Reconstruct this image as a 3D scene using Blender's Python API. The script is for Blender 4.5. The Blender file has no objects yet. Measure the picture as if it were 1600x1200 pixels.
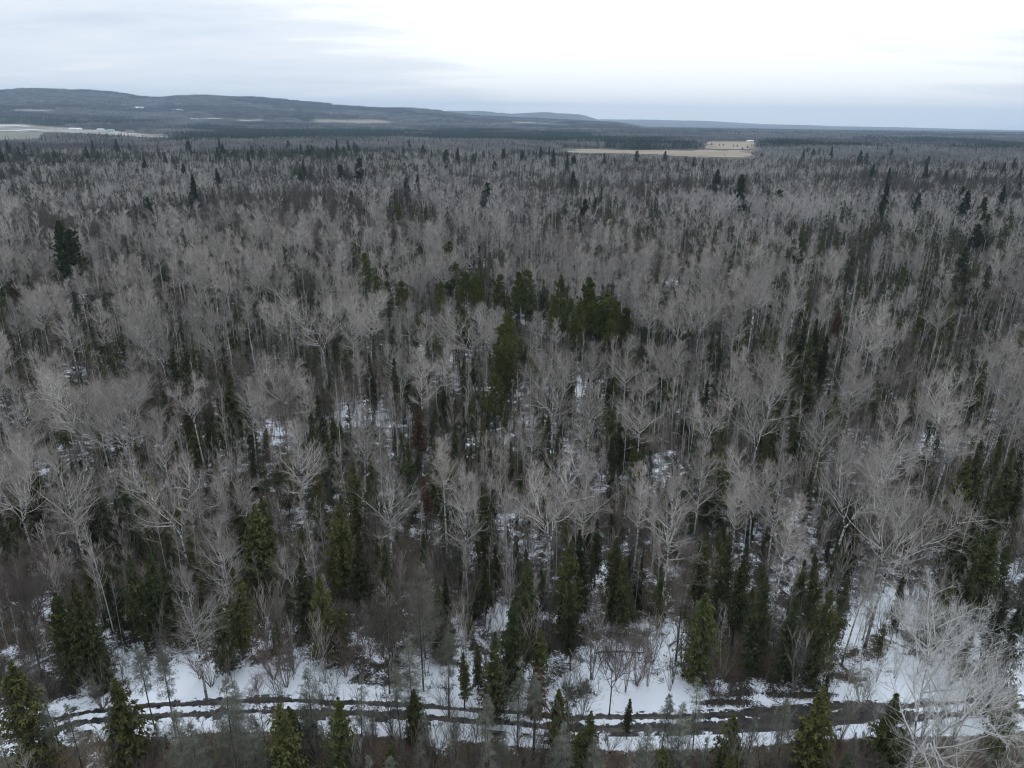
import bpy, math
import numpy as np
from mathutils import Matrix, Vector

R = math.radians
sc = bpy.context.scene
COL = sc.collection
rng = np.random.RandomState(11)

# ------------------------------------------------------------------ camera
CAM_H = 55.0
FPX = 1130.0                       # focal length in pixels of the 1600 wide photograph
PITCH = math.atan(410.0 / FPX)
ROLL = R(0.7)
F_ = np.array([0, math.cos(PITCH), -math.sin(PITCH)])
R0 = np.array([1.0, 0, 0]); U0 = np.array([0, math.sin(PITCH), math.cos(PITCH)])
R_ = R0 * math.cos(ROLL) + U0 * math.sin(ROLL)
U_ = U0 * math.cos(ROLL) - R0 * math.sin(ROLL)
C_ = np.array([0, 0, CAM_H])
cd = bpy.data.cameras.new('camera'); cam = bpy.data.objects.new('camera', cd); COL.objects.link(cam)
cd.sensor_width = 36; cd.lens = 36 * FPX / 1600
cd.clip_start = 0.5; cd.clip_end = 90000
m = Matrix.Identity(4)
for i in range(3):
    m[i][0] = R_[i]; m[i][1] = U_[i]; m[i][2] = -F_[i]; m[i][3] = C_[i]
cam.matrix_world = m
sc.camera = cam

# ------------------------------------------------------------------ sky and light
SUN_EL, SUN_AZ = R(34), R(14)      # azimuth clockwise from +Y: just to the right of the view, behind cloud
world = bpy.data.worlds.new("World"); sc.world = world; world.use_nodes = True
nt = world.node_tree; nt.nodes.clear()
def N(tree, t, **kw):
    n = tree.nodes.new(t)
    for k, v in kw.items():
        if k.startswith('i_'):
            key = k[2:]
            n.inputs[int(key) if key.isdigit() else key].default_value = v
        else:
            setattr(n, k, v)
    return n
def build_world():
    L = nt.links.new
    out = N(nt, 'ShaderNodeOutputWorld'); bg = N(nt, 'ShaderNodeBackground'); bg.inputs[1].default_value = 0.1
    sky = N(nt, 'ShaderNodeTexSky', sky_type='NISHITA', sun_disc=False, sun_elevation=SUN_EL, sun_rotation=SUN_AZ,
            altitude=300, air_density=1.0, dust_density=2.0)
    tc = N(nt, 'ShaderNodeTexCoord'); sep = N(nt, 'ShaderNodeSeparateXYZ'); L(tc.outputs['Generated'], sep.inputs[0])
    def math_(op, a, b=None, c=None, clamp=False):
        n = N(nt, 'ShaderNodeMath', operation=op, use_clamp=clamp)
        for i, v in enumerate((a, b, c)):
            if v is None: continue
            if isinstance(v, (int, float)): n.inputs[i].default_value = v
            else: L(v, n.inputs[i])
        return n.outputs[0]
    zc = math_('MAXIMUM', sep.outputs[2], 0.0)
    den = math_('ADD', zc, 0.11)
    px = math_('DIVIDE', sep.outputs[0], den); py = math_('DIVIDE', sep.outputs[1], den)
    cmb = N(nt, 'ShaderNodeCombineXYZ'); L(px, cmb.inputs[0]); L(py, cmb.inputs[1])
    mp = N(nt, 'ShaderNodeMapping'); mp.inputs['Rotation'].default_value = (0, 0, R(12)); mp.inputs['Scale'].default_value = (0.42, 0.8, 1)
    mp.inputs['Location'].default_value = (3.1, 1.7, 0)
    L(cmb.outputs[0], mp.inputs[0])
    n1 = N(nt, 'ShaderNodeTexNoise', i_Scale=1.0, i_Detail=7.0, i_Roughness=0.55, i_Distortion=0.25); L(mp.outputs[0], n1.inputs[0])
    n2 = N(nt, 'ShaderNodeTexNoise', i_Scale=3.2, i_Detail=6.0, i_Roughness=0.6); L(mp.outputs[0], n2.inputs[0])
    nn = math_('ADD', math_('MULTIPLY', n1.outputs[0], 0.7), math_('MULTIPLY', n2.outputs[0], 0.3))
    # thin part of the cloud deck, in front of the hidden sun, lets more light through
    nrm = N(nt, 'ShaderNodeVectorMath', operation='NORMALIZE'); L(tc.outputs['Generated'], nrm.inputs[0])
    dt = N(nt, 'ShaderNodeVectorMath', operation='DOT_PRODUCT'); L(nrm.outputs[0], dt.inputs[0])
    az, el = R(13), R(13)
    dt.inputs[1].default_value = (math.sin(az) * math.cos(el), math.cos(az) * math.cos(el), math.sin(el))
    glow = math_('POWER', math_('MAXIMUM', dt.outputs['Value'], 0.0), 12.0)
    den_ = math_('ADD', nn, math_('MULTIPLY', glow, 0.42))
    cr = N(nt, 'ShaderNodeValToRGB'); L(den_, cr.inputs[0])
    e = cr.color_ramp.elements
    e[0].position = 0.36; e[0].color = (0.60, 0.675, 0.78, 1)
    e[1].position = 0.50; e[1].color = (0.75, 0.82, 0.90, 1)
    x = e.new(0.60); x.color = (0.84, 0.885, 0.935, 1)
    x = e.new(0.72); x.color = (1.12, 1.13, 1.13, 1)
    # warm pale band low over the horizon
    hz = math_('SUBTRACT', 1.0, math_('MULTIPLY', zc, 9.0), clamp=True)
    mxh = N(nt, 'ShaderNodeMix', data_type='RGBA'); L(math_('MULTIPLY', hz, 0.6), mxh.inputs[0])
    L(cr.outputs[0], mxh.inputs[6]); mxh.inputs[7].default_value = (1.02, 1.07, 1.12, 1)
    sc10 = N(nt, 'ShaderNodeVectorMath', operation='SCALE'); L(math_('MULTIPLY_ADD', zc, 8.0, 9.7), sc10.inputs[3]); L(mxh.outputs[2], sc10.inputs[0])
    mx = N(nt, 'ShaderNodeMix', data_type='RGBA'); mx.inputs[0].default_value = 0.93
    L(sky.outputs[0], mx.inputs[6]); L(sc10.outputs[0], mx.inputs[7])
    L(mx.outputs[2], bg.inputs[0]); L(bg.outputs[0], out.inputs[0])
build_world()
sd = bpy.data.lights.new('sun', 'SUN'); sun = bpy.data.objects.new('sun', sd); COL.objects.link(sun)
sd.energy = 0.6; sd.angle = R(25); sd.color = (1.0, 0.96, 0.9)
sun.rotation_euler = Vector((math.sin(SUN_AZ) * math.cos(SUN_EL), math.cos(SUN_AZ) * math.cos(SUN_EL), math.sin(SUN_EL))).to_track_quat('Z', 'Y').to_euler()

sc.view_settings.view_transform = 'Standard'; sc.view_settings.look = 'None'
sc.view_settings.exposure = 0.12; sc.view_settings.gamma = 1.0
sc.render.engine = 'CYCLES'
cy = sc.cycles
cy.max_bounces = 4; cy.diffuse_bounces = 2; cy.glossy_bounces = 1; cy.transmission_bounces = 1; cy.volume_bounces = 0; cy.transparent_max_bounces = 4
cy.caustics_reflective = False; cy.caustics_refractive = False
cy.use_adaptive_sampling = True; cy.adaptive_threshold = 0.012
cy.use_denoising = True
cy.volume_step_rate = 10; cy.filter_width = 1.15
sc.render.use_persistent_data = False

# ------------------------------------------------------------------ projection helpers
def project(P):
    P = np.asarray(P, float) - C_
    f = P @ F_
    f = np.where(f < 0.1, 0.1, f)
    return 800 + FPX * (P @ R_) / f, 600 - FPX * (P @ U_) / f
def ray(u, v):
    d = F_ + R_ * ((u - 800) / FPX) + U_ * ((600 - v) / FPX)
    return d / np.linalg.norm(d)
def at(u, v, z=0.0):
    d = ray(u, v); t = (z - CAM_H) / d[2]
    return d[0] * t, d[1] * t
def at_dist(u, v, dist):            # height of the point seen at (u, v) at horizontal distance dist
    d = ray(u, v); return CAM_H + d[2] * dist / math.hypot(d[0], d[1]), math.atan2(d[0], d[1])

# ------------------------------------------------------------------ terrain height
def ridge(pts, dist):
    a, h = [], []
    for u, v in pts:
        hh, az = at_dist(u, v + (3 if dist < 9000 else 0), dist); a.append(az); h.append(hh)
    return np.array(a), np.array(h)
RA = ridge([(-700, 150), (-400, 142), (-200, 150), (0, 141), (45, 138), (100, 140), (175, 144), (215, 150), (250, 152), (300, 149), (350, 151), (400, 153), (440, 157), (500, 162), (540, 166),
            (600, 168), (640, 168), (675, 171.5), (700, 176), (730, 180), (790, 184), (870, 187.5), (960, 191), (1010, 201)], 6500.0)
RB = ridge([(300, 176), (600, 178), (690, 174), (760, 173), (800, 177), (850, 175), (880, 176), (910, 179), (930, 185), (945, 192)], 10500.0)
RC = ridge([(0, 185), (700, 187), (930, 186.5), (1000, 187), (1100, 189), (1200, 194.5), (1260, 195.5), (1300, 197.5), (1400, 199), (1500, 202), (1600, 204.5), (2400, 214)], 15000.0)
def vnoise(x, y, s, seed=0):        # smooth value noise
    x = np.asarray(x, float) / s + seed * 17.3; y = np.asarray(y, float) / s - seed * 9.1
    xi = np.floor(x).astype(np.int64); yi = np.floor(y).astype(np.int64); fx = x - xi; fy = y - yi
    fx = fx * fx * (3 - 2 * fx); fy = fy * fy * (3 - 2 * fy)
    def h(a, b):
        n = (a * 374761393 + b * 668265263 + seed * 1442695041) & 0x7fffffff
        n = ((n ^ (n >> 13)) * 1274126177) & 0x7fffffff
        return ((n ^ (n >> 16)) & 0xffff) / 65535.0
    return (h(xi, yi) * (1 - fx) + h(xi + 1, yi) * fx) * (1 - fy) + (h(xi, yi + 1) * (1 - fx) + h(xi + 1, yi + 1) * fx) * fy
def height(x, y):
    x = np.asarray(x, float); y = np.asarray(y, float)
    r = np.hypot(x, y); a = np.arctan2(x, y)
    def prof(r, r0, r1, r2, p=1.5):
        up = np.clip((r - r0) / (r1 - r0), 0, 1); dn = np.clip(1 - (r - r1) / (r2 - r1), 0, 1)
        return np.where(r <= r1, up ** p, dn * dn * (3 - 2 * dn))
    inA = (a > RA[0][0] - .3) & (a < RA[0][-1])
    hA = np.where(inA, np.maximum(np.interp(a, RA[0], RA[1]), 0), 0) * prof(r, 3000, 6500, 9500)
    inB = (a > RB[0][0]) & (a < RB[0][-1])
    hB = np.where(inB, np.maximum(np.interp(a, RB[0], RB[1]), 0), 0) * prof(r, 8800, 10500, 12500)
    hC = np.maximum(np.interp(a, RC[0], RC[1]), 0) * prof(r, 9000, 15000, 22000, 1.2)
    n = (vnoise(x, y, 700, 3) - .5) * 10 * np.clip((r - 900) / 1500, 0, 1) + (vnoise(x, y, 9, 1) - .5) * 0.5 + (vnoise(x, y, 2.2, 2) - .5) * 0.16 * (r < 400)
    hA = hA * (1 + .10 * (vnoise(x, y, 420, 51) - .5) + .05 * (vnoise(x, y, 130, 52) - .5)); hB = hB * (1 + .10 * (vnoise(x, y, 300, 53) - .5))
    hill = np.maximum(np.maximum(hA, hB), hC)
    n = n + (vnoise(x, y, 420, 5) - .5) * np.minimum(hA, 120) * 0.22 * np.clip((6300 - r) / 2000, 0, 1)
    n = n * np.clip((14000 - r) / 4000, 0, 1)
    return np.where(np.abs(a) < R(100), hill, 0) + n

# ------------------------------------------------------------------ mesh helpers
def mesh_from(name, V, faces, mats, midx=None, smooth=False):
    """faces: list of int arrays (n,k); midx: list of ints or arrays, one per face block"""
    me = bpy.data.meshes.new(name)
    V = np.asarray(V, np.float32)
    me.vertices.add(len(V)); me.vertices.foreach_set('co', V.ravel())
    loops = np.concatenate([f.ravel() for f in faces]).astype(np.int32)
    tot = np.concatenate([np.full(len(f), f.shape[1], np.int32) for f in faces])
    st = np.concatenate([[0], np.cumsum(tot)[:-1]]).astype(np.int32)
    me.loops.add(len(loops)); me.loops.foreach_set('vertex_index', loops)
    me.polygons.add(len(tot)); me.polygons.foreach_set('loop_start', st); me.polygons.foreach_set('loop_total', tot)
    if midx is not None:
        mi = np.concatenate([np.full(len(f), k, np.int32) if np.isscalar(k) else np.asarray(k, np.int32) for f, k in zip(faces, midx)])
        me.polygons.foreach_set('material_index', mi)
    if smooth: me.polygons.foreach_set('use_smooth', np.ones(len(tot), bool))
    for mm in mats: me.materials.append(mm)
    me.update(calc_edges=True)
    return me
class Geo:
    def __init__(s): s.V, s.F, s.M, s.n = [], [], [], 0
    def add(s, V, F, mat=0):
        s.V.append(np.asarray(V, float).reshape(-1, 3)); s.F.append(np.asarray(F) + s.n); s.M.append(mat); s.n += len(s.V[-1])
    def prisms(s, A, B, ra, rb, k=3, mat=0):
        A = np.asarray(A, float); B = np.asarray(B, float); n = len(A)
        if n == 0: return
        ra = np.broadcast_to(ra, (n,)); rb = np.broadcast_to(rb, (n,))
        d = B - A; L = np.linalg.norm(d, axis=1, keepdims=True); d = d / np.maximum(L, 1e-6)
        ref = np.where(np.abs(d[:, 2:3]) > .9, np.array([[1., 0, 0]]), np.array([[0, 0, 1.]]))
        x = np.cross(d, ref); x /= np.linalg.norm(x, axis=1, keepdims=True); y = np.cross(d, x)
        an = np.arange(k) * 2 * math.pi / k
        off = x[:, None, :] * np.cos(an)[None, :, None] + y[:, None, :] * np.sin(an)[None, :, None]
        Va = A[:, None] + off * ra[:, None, None]; Vb = B[:, None] + off * rb[:, None, None]
        V = np.concatenate([Va, Vb], 1).reshape(-1, 3)
        base = (np.arange(n) * 2 * k)[:, None, None]
        j = np.arange(k); q = np.stack([j, (j + 1) % k, (j + 1) % k + k, j + k], 1)[None]
        s.add(V, (base + q).reshape(-1, 4), mat)
    def curves(s, P, r0, r1, k=3, mat=0):            # P (n, m, 3)
        n, m_, _ = P.shape
        t = np.linspace(0, 1, m_)
        r = np.asarray(r0).reshape(-1, 1) * (1 - t) + np.asarray(r1).reshape(-1, 1) * t
        r = np.broadcast_to(r, (n, m_))
        for i in range(m_ - 1): s.prisms(P[:, i], P[:, i + 1], r[:, i], r[:, i + 1], k, mat)
    def tube(s, P, rad, k=8, mat=0):                 # one continuous tapered tube
        P = np.asarray(P, float); n = len(P)
        an = np.arange(k) * 2 * math.pi / k
        off = np.stack([np.cos(an), np.sin(an), 0 * an], 1)
        V = P[:, None] + off[None] * np.asarray(rad)[:, None, None]
        j = np.arange(k); q = np.stack([j, (j + 1) % k, (j + 1) % k + k, j + k], 1)
        F = (np.arange(n - 1) * k)[:, None, None] + q[None]
        s.add(V.reshape(-1, 3), F.reshape(-1, 4), mat)
        s.F.append(np.array([[s.n - k + i for i in range(k)]])); s.M.append(mat)
    def tris(s, A, B, C, mat=0):
        n = len(A); V = np.stack([A, B, C], 1).reshape(-1, 3)
        s.add(V, np.arange(3 * n).reshape(-1, 3), mat)
    def mesh(s, name, mats, smooth=False):
        return mesh_from(name, np.concatenate(s.V), s.F, mats, s.M, smooth)
def nz(v): return v / np.maximum(np.linalg.norm(v, axis=-1, keepdims=True), 1e-6)
def sweep(rs, P0, D, L, nseg, up=0.5, jit=0.12):
    n = len(P0); P = np.zeros((n, nseg + 1, 3)); P[:, 0] = P0; d = nz(D).copy(); T = np.zeros((n, nseg + 1, 3)); T[:, 0] = d
    L = np.asarray(L).reshape(-1, 1)
    for i in range(nseg):
        d = nz(d + np.array([0, 0, up / nseg]) + rs.normal(0, jit, (n, 3)))
        P[:, i + 1] = P[:, i] + d * L / nseg; T[:, i + 1] = d
    return P, T
def sprout(rs, P, T, L, m_, tmin, tmax, ang, ratio, gravity=0.0, lenfall=0.6):
    n, k, _ = P.shape
    L = np.asarray(L).reshape(-1)
    t = rs.uniform(tmin, tmax, (n, m_)); t = np.sort(t, 1)
    f = t * (k - 1); i = np.minimum(f.astype(int), k - 2); fr = (f - i)[..., None]
    idx = np.arange(n)[:, None]
    S = P[idx, i] * (1 - fr) + P[idx, i + 1] * fr
    d = nz(T[idx, i] * (1 - fr) + T[idx, i + 1] * fr)
    rnd = rs.normal(0, 1, d.shape); perp = nz(rnd - (rnd * d).sum(-1, keepdims=True) * d)
    a = ang * rs.uniform(.75, 1.25, (n, m_, 1))
    D = d * np.cos(a) + perp * np.sin(a) + np.array([0, 0, gravity])
    Lc = L[:, None] * ratio * (1 - lenfall * t) * rs.uniform(.7, 1.2, (n, m_))
    return S.reshape(-1, 3), nz(D).reshape(-1, 3), Lc.reshape(-1)

# ------------------------------------------------------------------ materials
def new_mat(name):
    mt = bpy.data.materials.new(name); mt.use_nodes = True
    t = mt.node_tree; b = t.nodes['Principled BSDF']; b.inputs['Roughness'].default_value = 0.85
    b.inputs['Specular IOR Level'].default_value = 0.25
    return mt, t, b
def var_mat(name, c1, c2, scale=3.0, rnd=0.35, rough=0.85, hue=0.0, stretch=None, sub=None):
    """two real colours broken up by noise, plus a difference from plant to plant"""
    mt, t, b = new_mat(name); L = t.links.new
    tc = N(t, 'ShaderNodeTexCoord'); mp = N(t, 'ShaderNodeMapping'); L(tc.outputs['Object'], mp.inputs[0])
    if stretch: mp.inputs['Scale'].default_value = stretch
    no = N(t, 'ShaderNodeTexNoise', i_Scale=scale, i_Detail=3.0, i_Roughness=0.6); L(mp.outputs[0], no.inputs[0])
    cr = N(t, 'ShaderNodeValToRGB'); L(no.outputs[0], cr.inputs[0])
    cr.color_ramp.elements[0].position = .35; cr.color_ramp.elements[0].color = (*c1, 1)
    cr.color_ramp.elements[1].position = .65; cr.color_ramp.elements[1].color = (*c2, 1)
    oi = N(t, 'ShaderNodeObjectInfo')
    mr = N(t, 'ShaderNodeMapRange'); mr.inputs['To Min'].default_value = 1 - rnd; mr.inputs['To Max'].default_value = 1 + rnd; L(oi.outputs['Random'], mr.inputs[0])
    hs = N(t, 'ShaderNodeHueSaturation'); L(cr.outputs[0], hs.inputs['Color']); L(mr.outputs[0], hs.inputs['Value'])
    if hue:
        m2 = N(t, 'ShaderNodeMath', operation='MULTIPLY_ADD'); L(oi.outputs['Random'], m2.inputs[0]); m2.inputs[1].default_value = 37.0; m2.inputs[2].default_value = 0
        fr = N(t, 'ShaderNodeMath', operation='FRACT'); L(m2.outputs[0], fr.inputs[0])
        m3 = N(t, 'ShaderNodeMapRange'); m3.inputs['To Min'].default_value = .5 - hue; m3.inputs['To Max'].default_value = .5 + hue; L(fr.outputs[0], m3.inputs[0]); L(m3.outputs[0], hs.inputs['Hue'])
    L(hs.outputs[0], b.inputs['Base Color']); b.inputs['Roughness'].default_value = rough
    return mt
def aspen_bark():
    mt, t, b = new_mat('aspen_bark'); L = t.links.new
    tc = N(t, 'ShaderNodeTexCoord'); mp = N(t, 'ShaderNodeMapping'); mp.inputs['Scale'].default_value = (1.3, 1.3, 1.6); L(tc.outputs['Object'], mp.inputs[0])
    no = N(t, 'ShaderNodeTexNoise', i_Scale=2.2, i_Detail=4.0, i_Roughness=.65); L(mp.outputs[0], no.inputs[0])
    cr = N(t, 'ShaderNodeValToRGB'); L(no.outputs[0], cr.inputs[0])
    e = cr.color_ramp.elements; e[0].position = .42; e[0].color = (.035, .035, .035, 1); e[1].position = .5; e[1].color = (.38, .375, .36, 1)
    x = e.new(.62); x.color = (.62, .61, .58, 1)
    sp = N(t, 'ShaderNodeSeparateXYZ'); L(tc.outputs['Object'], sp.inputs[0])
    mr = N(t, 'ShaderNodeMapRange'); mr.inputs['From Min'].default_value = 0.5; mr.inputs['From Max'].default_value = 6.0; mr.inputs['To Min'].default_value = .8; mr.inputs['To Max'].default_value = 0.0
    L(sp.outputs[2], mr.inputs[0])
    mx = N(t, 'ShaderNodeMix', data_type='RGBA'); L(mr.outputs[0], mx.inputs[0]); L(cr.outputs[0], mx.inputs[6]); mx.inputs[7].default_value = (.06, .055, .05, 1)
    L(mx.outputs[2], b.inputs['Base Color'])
    return mt
M = {}
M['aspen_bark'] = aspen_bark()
M['limb'] = var_mat('aspen_limb', (.36, .345, .32), (.60, .585, .55), 1.2, .22)
M['white_limb'] = var_mat('white_limb', (.44, .43, .41), (.66, .65, .62), 1.2, .05)
M['twig'] = var_mat('aspen_twig', (.24, .207, .185), (.465, .42, .388), .5, .32, hue=.0)
M['pole_bark'] = var_mat('pole_bark', (.32, .32, .31), (.56, .56, .54), 1.5, .25, stretch=(1, 1, .5))
M['dark_bark'] = var_mat('dark_bark', (.035, .030, .026), (.085, .075, .065), 4, .25)
M['brown_twig'] = var_mat('brown_twig', (.090, .074, .062), (.170, .145, .128), 1.0, .2, hue=.02)
M['brush'] = var_mat('brush_twig', (.075, .069, .055), (.225, .208, .178), .8, .3, hue=.01)
M['red_twig'] = var_mat('red_twig', (.13, .085, .075), (.21, .16, .145), 1.0, .25)
M['spruce'] = var_mat('spruce_needles', (.026, .031, .012), (.074, .080, .030), 1.1, .45, hue=.03)
M['fir'] = var_mat('fir_needles', (.040, .047, .014), (.098, .103, .030), 1.1, .3, hue=.02)
M['pine'] = var_mat('pine_needles', (.030, .041, .018), (.074, .088, .036), .8, .25, hue=.02)
M['jack'] = var_mat('yellow_pine_needles', (.070, .085, .020), (.160, .172, .045), .8, .25, hue=.01)
M['rust'] = var_mat('rusty_needles', (.060, .038, .024), (.115, .060, .036), 2, .2)
M['lichen'] = var_mat('lichen_twig', (.11, .115, .090), (.25, .26, .215), 1.2, .25)
M['log'] = var_mat('log_bark', (.07, .065, .06), (.2, .19, .18), 3, .3)

def ground_mat():
    mt, t, b = new_mat('forest_ground'); L = t.links.new
    tc = N(t, 'ShaderNodeTexCoord')
    at_ = N(t, 'ShaderNodeAttribute', attribute_name='mask')      # R: snow cover, G: brown grass, B: far woodland
    sp = N(t, 'ShaderNodeSeparateColor'); L(at_.outputs['Color'], sp.inputs[0])
    def math_(op, a, b_=None, clamp=False):
        n = N(t, 'ShaderNodeMath', operation=op, use_clamp=clamp)
        for i, v in enumerate((a, b_)):
            if v is None: continue
            if isinstance(v, (int, float)): n.inputs[i].default_value = v
            else: L(v, n.inputs[i])
        return n.outputs[0]
    n1 = N(t, 'ShaderNodeTexNoise', i_Scale=.45, i_Detail=8.0, i_Roughness=.68, i_Distortion=.4); L(tc.outputs['Object'], n1.inputs[0])
    n2 = N(t, 'ShaderNodeTexNoise', i_Scale=3.0, i_Detail=5.0, i_Roughness=.7); L(tc.outputs['Object'], n2.inputs[0])
    nn = math_('ADD', math_('MULTIPLY', n1.outputs[0], .72), math_('MULTIPLY', n2.outputs[0], .28))
    s = math_('ADD', sp.outputs[0], math_('MULTIPLY', math_('SUBTRACT', nn, .5), 2.6))
    n5 = N(t, 'ShaderNodeTexNoise', i_Scale=9.0, i_Detail=4.0, i_Roughness=.7); L(tc.outputs['Object'], n5.inputs[0])
    s = math_('ADD', s, math_('MULTIPLY', math_('SUBTRACT', n5.outputs[0], .56), 1.3))
    st = N(t, 'ShaderNodeMapRange', interpolation_type='SMOOTHSTEP'); st.inputs['From Min'].default_value = .40; st.inputs['From Max'].default_value = .62; L(s, st.inputs[0])
    duff = N(t, 'ShaderNodeValToRGB'); L(n2.outputs[0], duff.inputs[0])
    e = duff.color_ramp.elements; e[0].position = .3; e[0].color = (.012, .011, .008, 1); e[1].position = .7; e[1].color = (.050, .041, .030, 1)
    grass = N(t, 'ShaderNodeValToRGB'); L(n2.outputs[0], grass.inputs[0])
    e = grass.color_ramp.elements; e[0].position = .3; e[0].color = (.045, .032, .022, 1); e[1].position = .7; e[1].color = (.12, .088, .058, 1)
    m1 = N(t, 'ShaderNodeMix', data_type='RGBA'); L(sp.outputs[1], m1.inputs[0]); L(duff.outputs[0], m1.inputs[6]); L(grass.outputs[0], m1.inputs[7])
    # far woodland floor and distant slopes
    n3 = N(t, 'ShaderNodeTexNoise', i_Scale=.0035, i_Detail=6.0, i_Roughness=.6); L(tc.outputs['Object'], n3.inputs[0])
    n4 = N(t, 'ShaderNodeTexNoise', i_Scale=.03, i_Detail=6.0, i_Roughness=.75); L(tc.outputs['Object'], n4.inputs[0])
    fr = N(t, 'ShaderNodeValToRGB'); L(math_('ADD', math_('MULTIPLY', n3.outputs[0], .6), math_('MULTIPLY', n4.outputs[0], .4)), fr.inputs[0])
    e = fr.color_ramp.elements; e[0].position = .40; e[0].color = (.022, .030, .020, 1); e[1].position = .60; e[1].color = (.105, .095, .092, 1)
    x = e.new(.47); x.color = (.06, .055, .053, 1)
    m2 = N(t, 'ShaderNodeMix', data_type='RGBA'); L(sp.outputs[2], m2.inputs[0]); L(m1.outputs[2], m2.inputs[6]); L(fr.outputs[0], m2.inputs[7])
    m3 = N(t, 'ShaderNodeMix', data_type='RGBA'); L(st.outputs[0], m3.inputs[0]); L(m2.outputs[2], m3.inputs[6])
    m3.inputs[7].default_value = (.74, .78, .84, 1)
    L(m3.outputs[2], b.inputs['Base Color'])
    bp = N(t, 'ShaderNodeBump', i_Strength=.5, i_Distance=.12); L(nn, bp.inputs['Height']); L(bp.outputs[0], b.inputs['Normal'])
    b.inputs['Roughness'].default_value = .8
    return mt
M['ground'] = ground_mat()
def track_mat():
    mt, t, b = new_mat('track_surface'); L = t.links.new
    tc = N(t, 'ShaderNodeTexCoord'); a = N(t, 'ShaderNodeAttribute', attribute_name='mask'); sp = N(t, 'ShaderNodeSeparateColor'); L(a.outputs['Color'], sp.inputs[0])
    n1 = N(t, 'ShaderNodeTexNoise', i_Scale=1.4, i_Detail=7.0, i_Roughness=.7); L(tc.outputs['Object'], n1.inputs[0])
    m1 = N(t, 'ShaderNodeMath', operation='MULTIPLY_ADD'); L(n1.outputs[0], m1.inputs[0]); m1.inputs[1].default_value = 2.6; m1.inputs[2].default_value = -1.3
    m2 = N(t, 'ShaderNodeMath', operation='ADD'); L(m1.outputs[0], m2.inputs[0]); L(sp.outputs[0], m2.inputs[1])
    st = N(t, 'ShaderNodeMapRange', interpolation_type='SMOOTHSTEP'); st.inputs['From Min'].default_value = .42; st.inputs['From Max'].default_value = .56; L(m2.outputs[0], st.inputs[0])
    mud = N(t, 'ShaderNodeValToRGB'); L(n1.outputs[0], mud.inputs[0]); e = mud.color_ramp.elements; e[0].position = .35; e[0].color = (.012, .012, .014, 1); e[1].position = .7; e[1].color = (.06, .052, .045, 1)
    mx = N(t, 'ShaderNodeMix', data_type='RGBA'); L(st.outputs[0], mx.inputs[0]); L(mud.outputs[0], mx.inputs[6]); mx.inputs[7].default_value = (.74, .78, .84, 1)
    L(mx.outputs[2], b.inputs['Base Color'])
    ro = N(t, 'ShaderNodeMapRange'); ro.inputs['To Min'].default_value = .3; ro.inputs['To Max'].default_value = .85; L(st.outputs[0], ro.inputs[0]); L(ro.outputs[0], b.inputs['Roughness'])
    bp = N(t, 'ShaderNodeBump', i_Strength=.4, i_Distance=.05); L(n1.outputs[0], bp.inputs['Height']); L(bp.outputs[0], b.inputs['Normal'])
    return mt
M['track'] = track_mat()
def field_mat(name, c1, c2, snow, sc_=.012):
    mt, t, b = new_mat(name); L = t.links.new
    tc = N(t, 'ShaderNodeTexCoord'); mp = N(t, 'ShaderNodeMapping'); mp.inputs['Scale'].default_value = (.35, 1.2, 1); L(tc.outputs['Object'], mp.inputs[0])
    n1 = N(t, 'ShaderNodeTexNoise', i_Scale=sc_, i_Detail=7.0, i_Roughness=.65); L(mp.outputs[0], n1.inputs[0])
    cr = N(t, 'ShaderNodeValToRGB'); L(n1.outputs[0], cr.inputs[0]); e = cr.color_ramp.elements
    e[0].position = .3; e[0].color = (*c1, 1); e[1].position = snow - .04; e[1].color = (*c2, 1); x = e.new(snow + .02); x.color = (.7, .72, .76, 1)
    L(cr.outputs[0], b.inputs['Base Color']); return mt
M['stubble'] = field_mat('stubble_field', (.14, .115, .08), (.31, .245, .175), .74)
M['snowfield'] = field_mat('snowy_field', (.13, .12, .10), (.25, .215, .175), .58, .02)
M['meadow'] = field_mat('grey_meadow', (.13, .13, .10), (.20, .19, .15), .8)
def plain(name, c, rough=.7):
    mt, t, b = new_mat(name); L = t.links.new
    no = N(t, 'ShaderNodeTexNoise', i_Scale=.6, i_Detail=4.0); tc = N(t, 'ShaderNodeTexCoord'); L(tc.outputs['Object'], no.inputs[0])
    cr = N(t, 'ShaderNodeValToRGB'); L(no.outputs[0], cr.inputs[0]); e = cr.color_ramp.elements
    e[0].color = (*[v * .85 for v in c], 1); e[1].color = (*[min(1, v * 1.1) for v in c], 1)
    L(cr.outputs[0], b.inputs['Base Color']); b.inputs['Roughness'].default_value = rough; return mt

# ------------------------------------------------------------------ fields, track, snow: where things lie, on the ground
FIELDS = [  # name, material, polygon in the photograph (mapped onto the ground), label
    ('field', 'stubble', [(885, 232.5), (960, 234.5), (1040, 235.5), (1100, 235.5), (1172, 235.5), (1184, 240), (1168, 247), (1100, 246.5), (1000, 241), (925, 239.5), (888, 238)], 'tan stubble field with one snow streak among the woods'),
    ('field', 'stubble', [(1104, 221), (1180, 221.5), (1182, 234), (1106, 233)], 'pale tan field dotted with dark bushes behind the stubble field'),
    ('field', 'snowfield', [(-260, 190), (-60, 192), (30, 194), (108, 201), (190, 205.5), (262, 213.5), (258, 218.5), (200, 213), (80, 206.5), (-260, 200)], 'streaky field half covered in snow beside the farm buildings'),
    ('field', 'meadow', [(-260, 202), (0, 205.5), (82, 207.5), (74, 218), (-260, 219)], 'grey green meadow just below the snow streaked field'),
]
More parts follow.
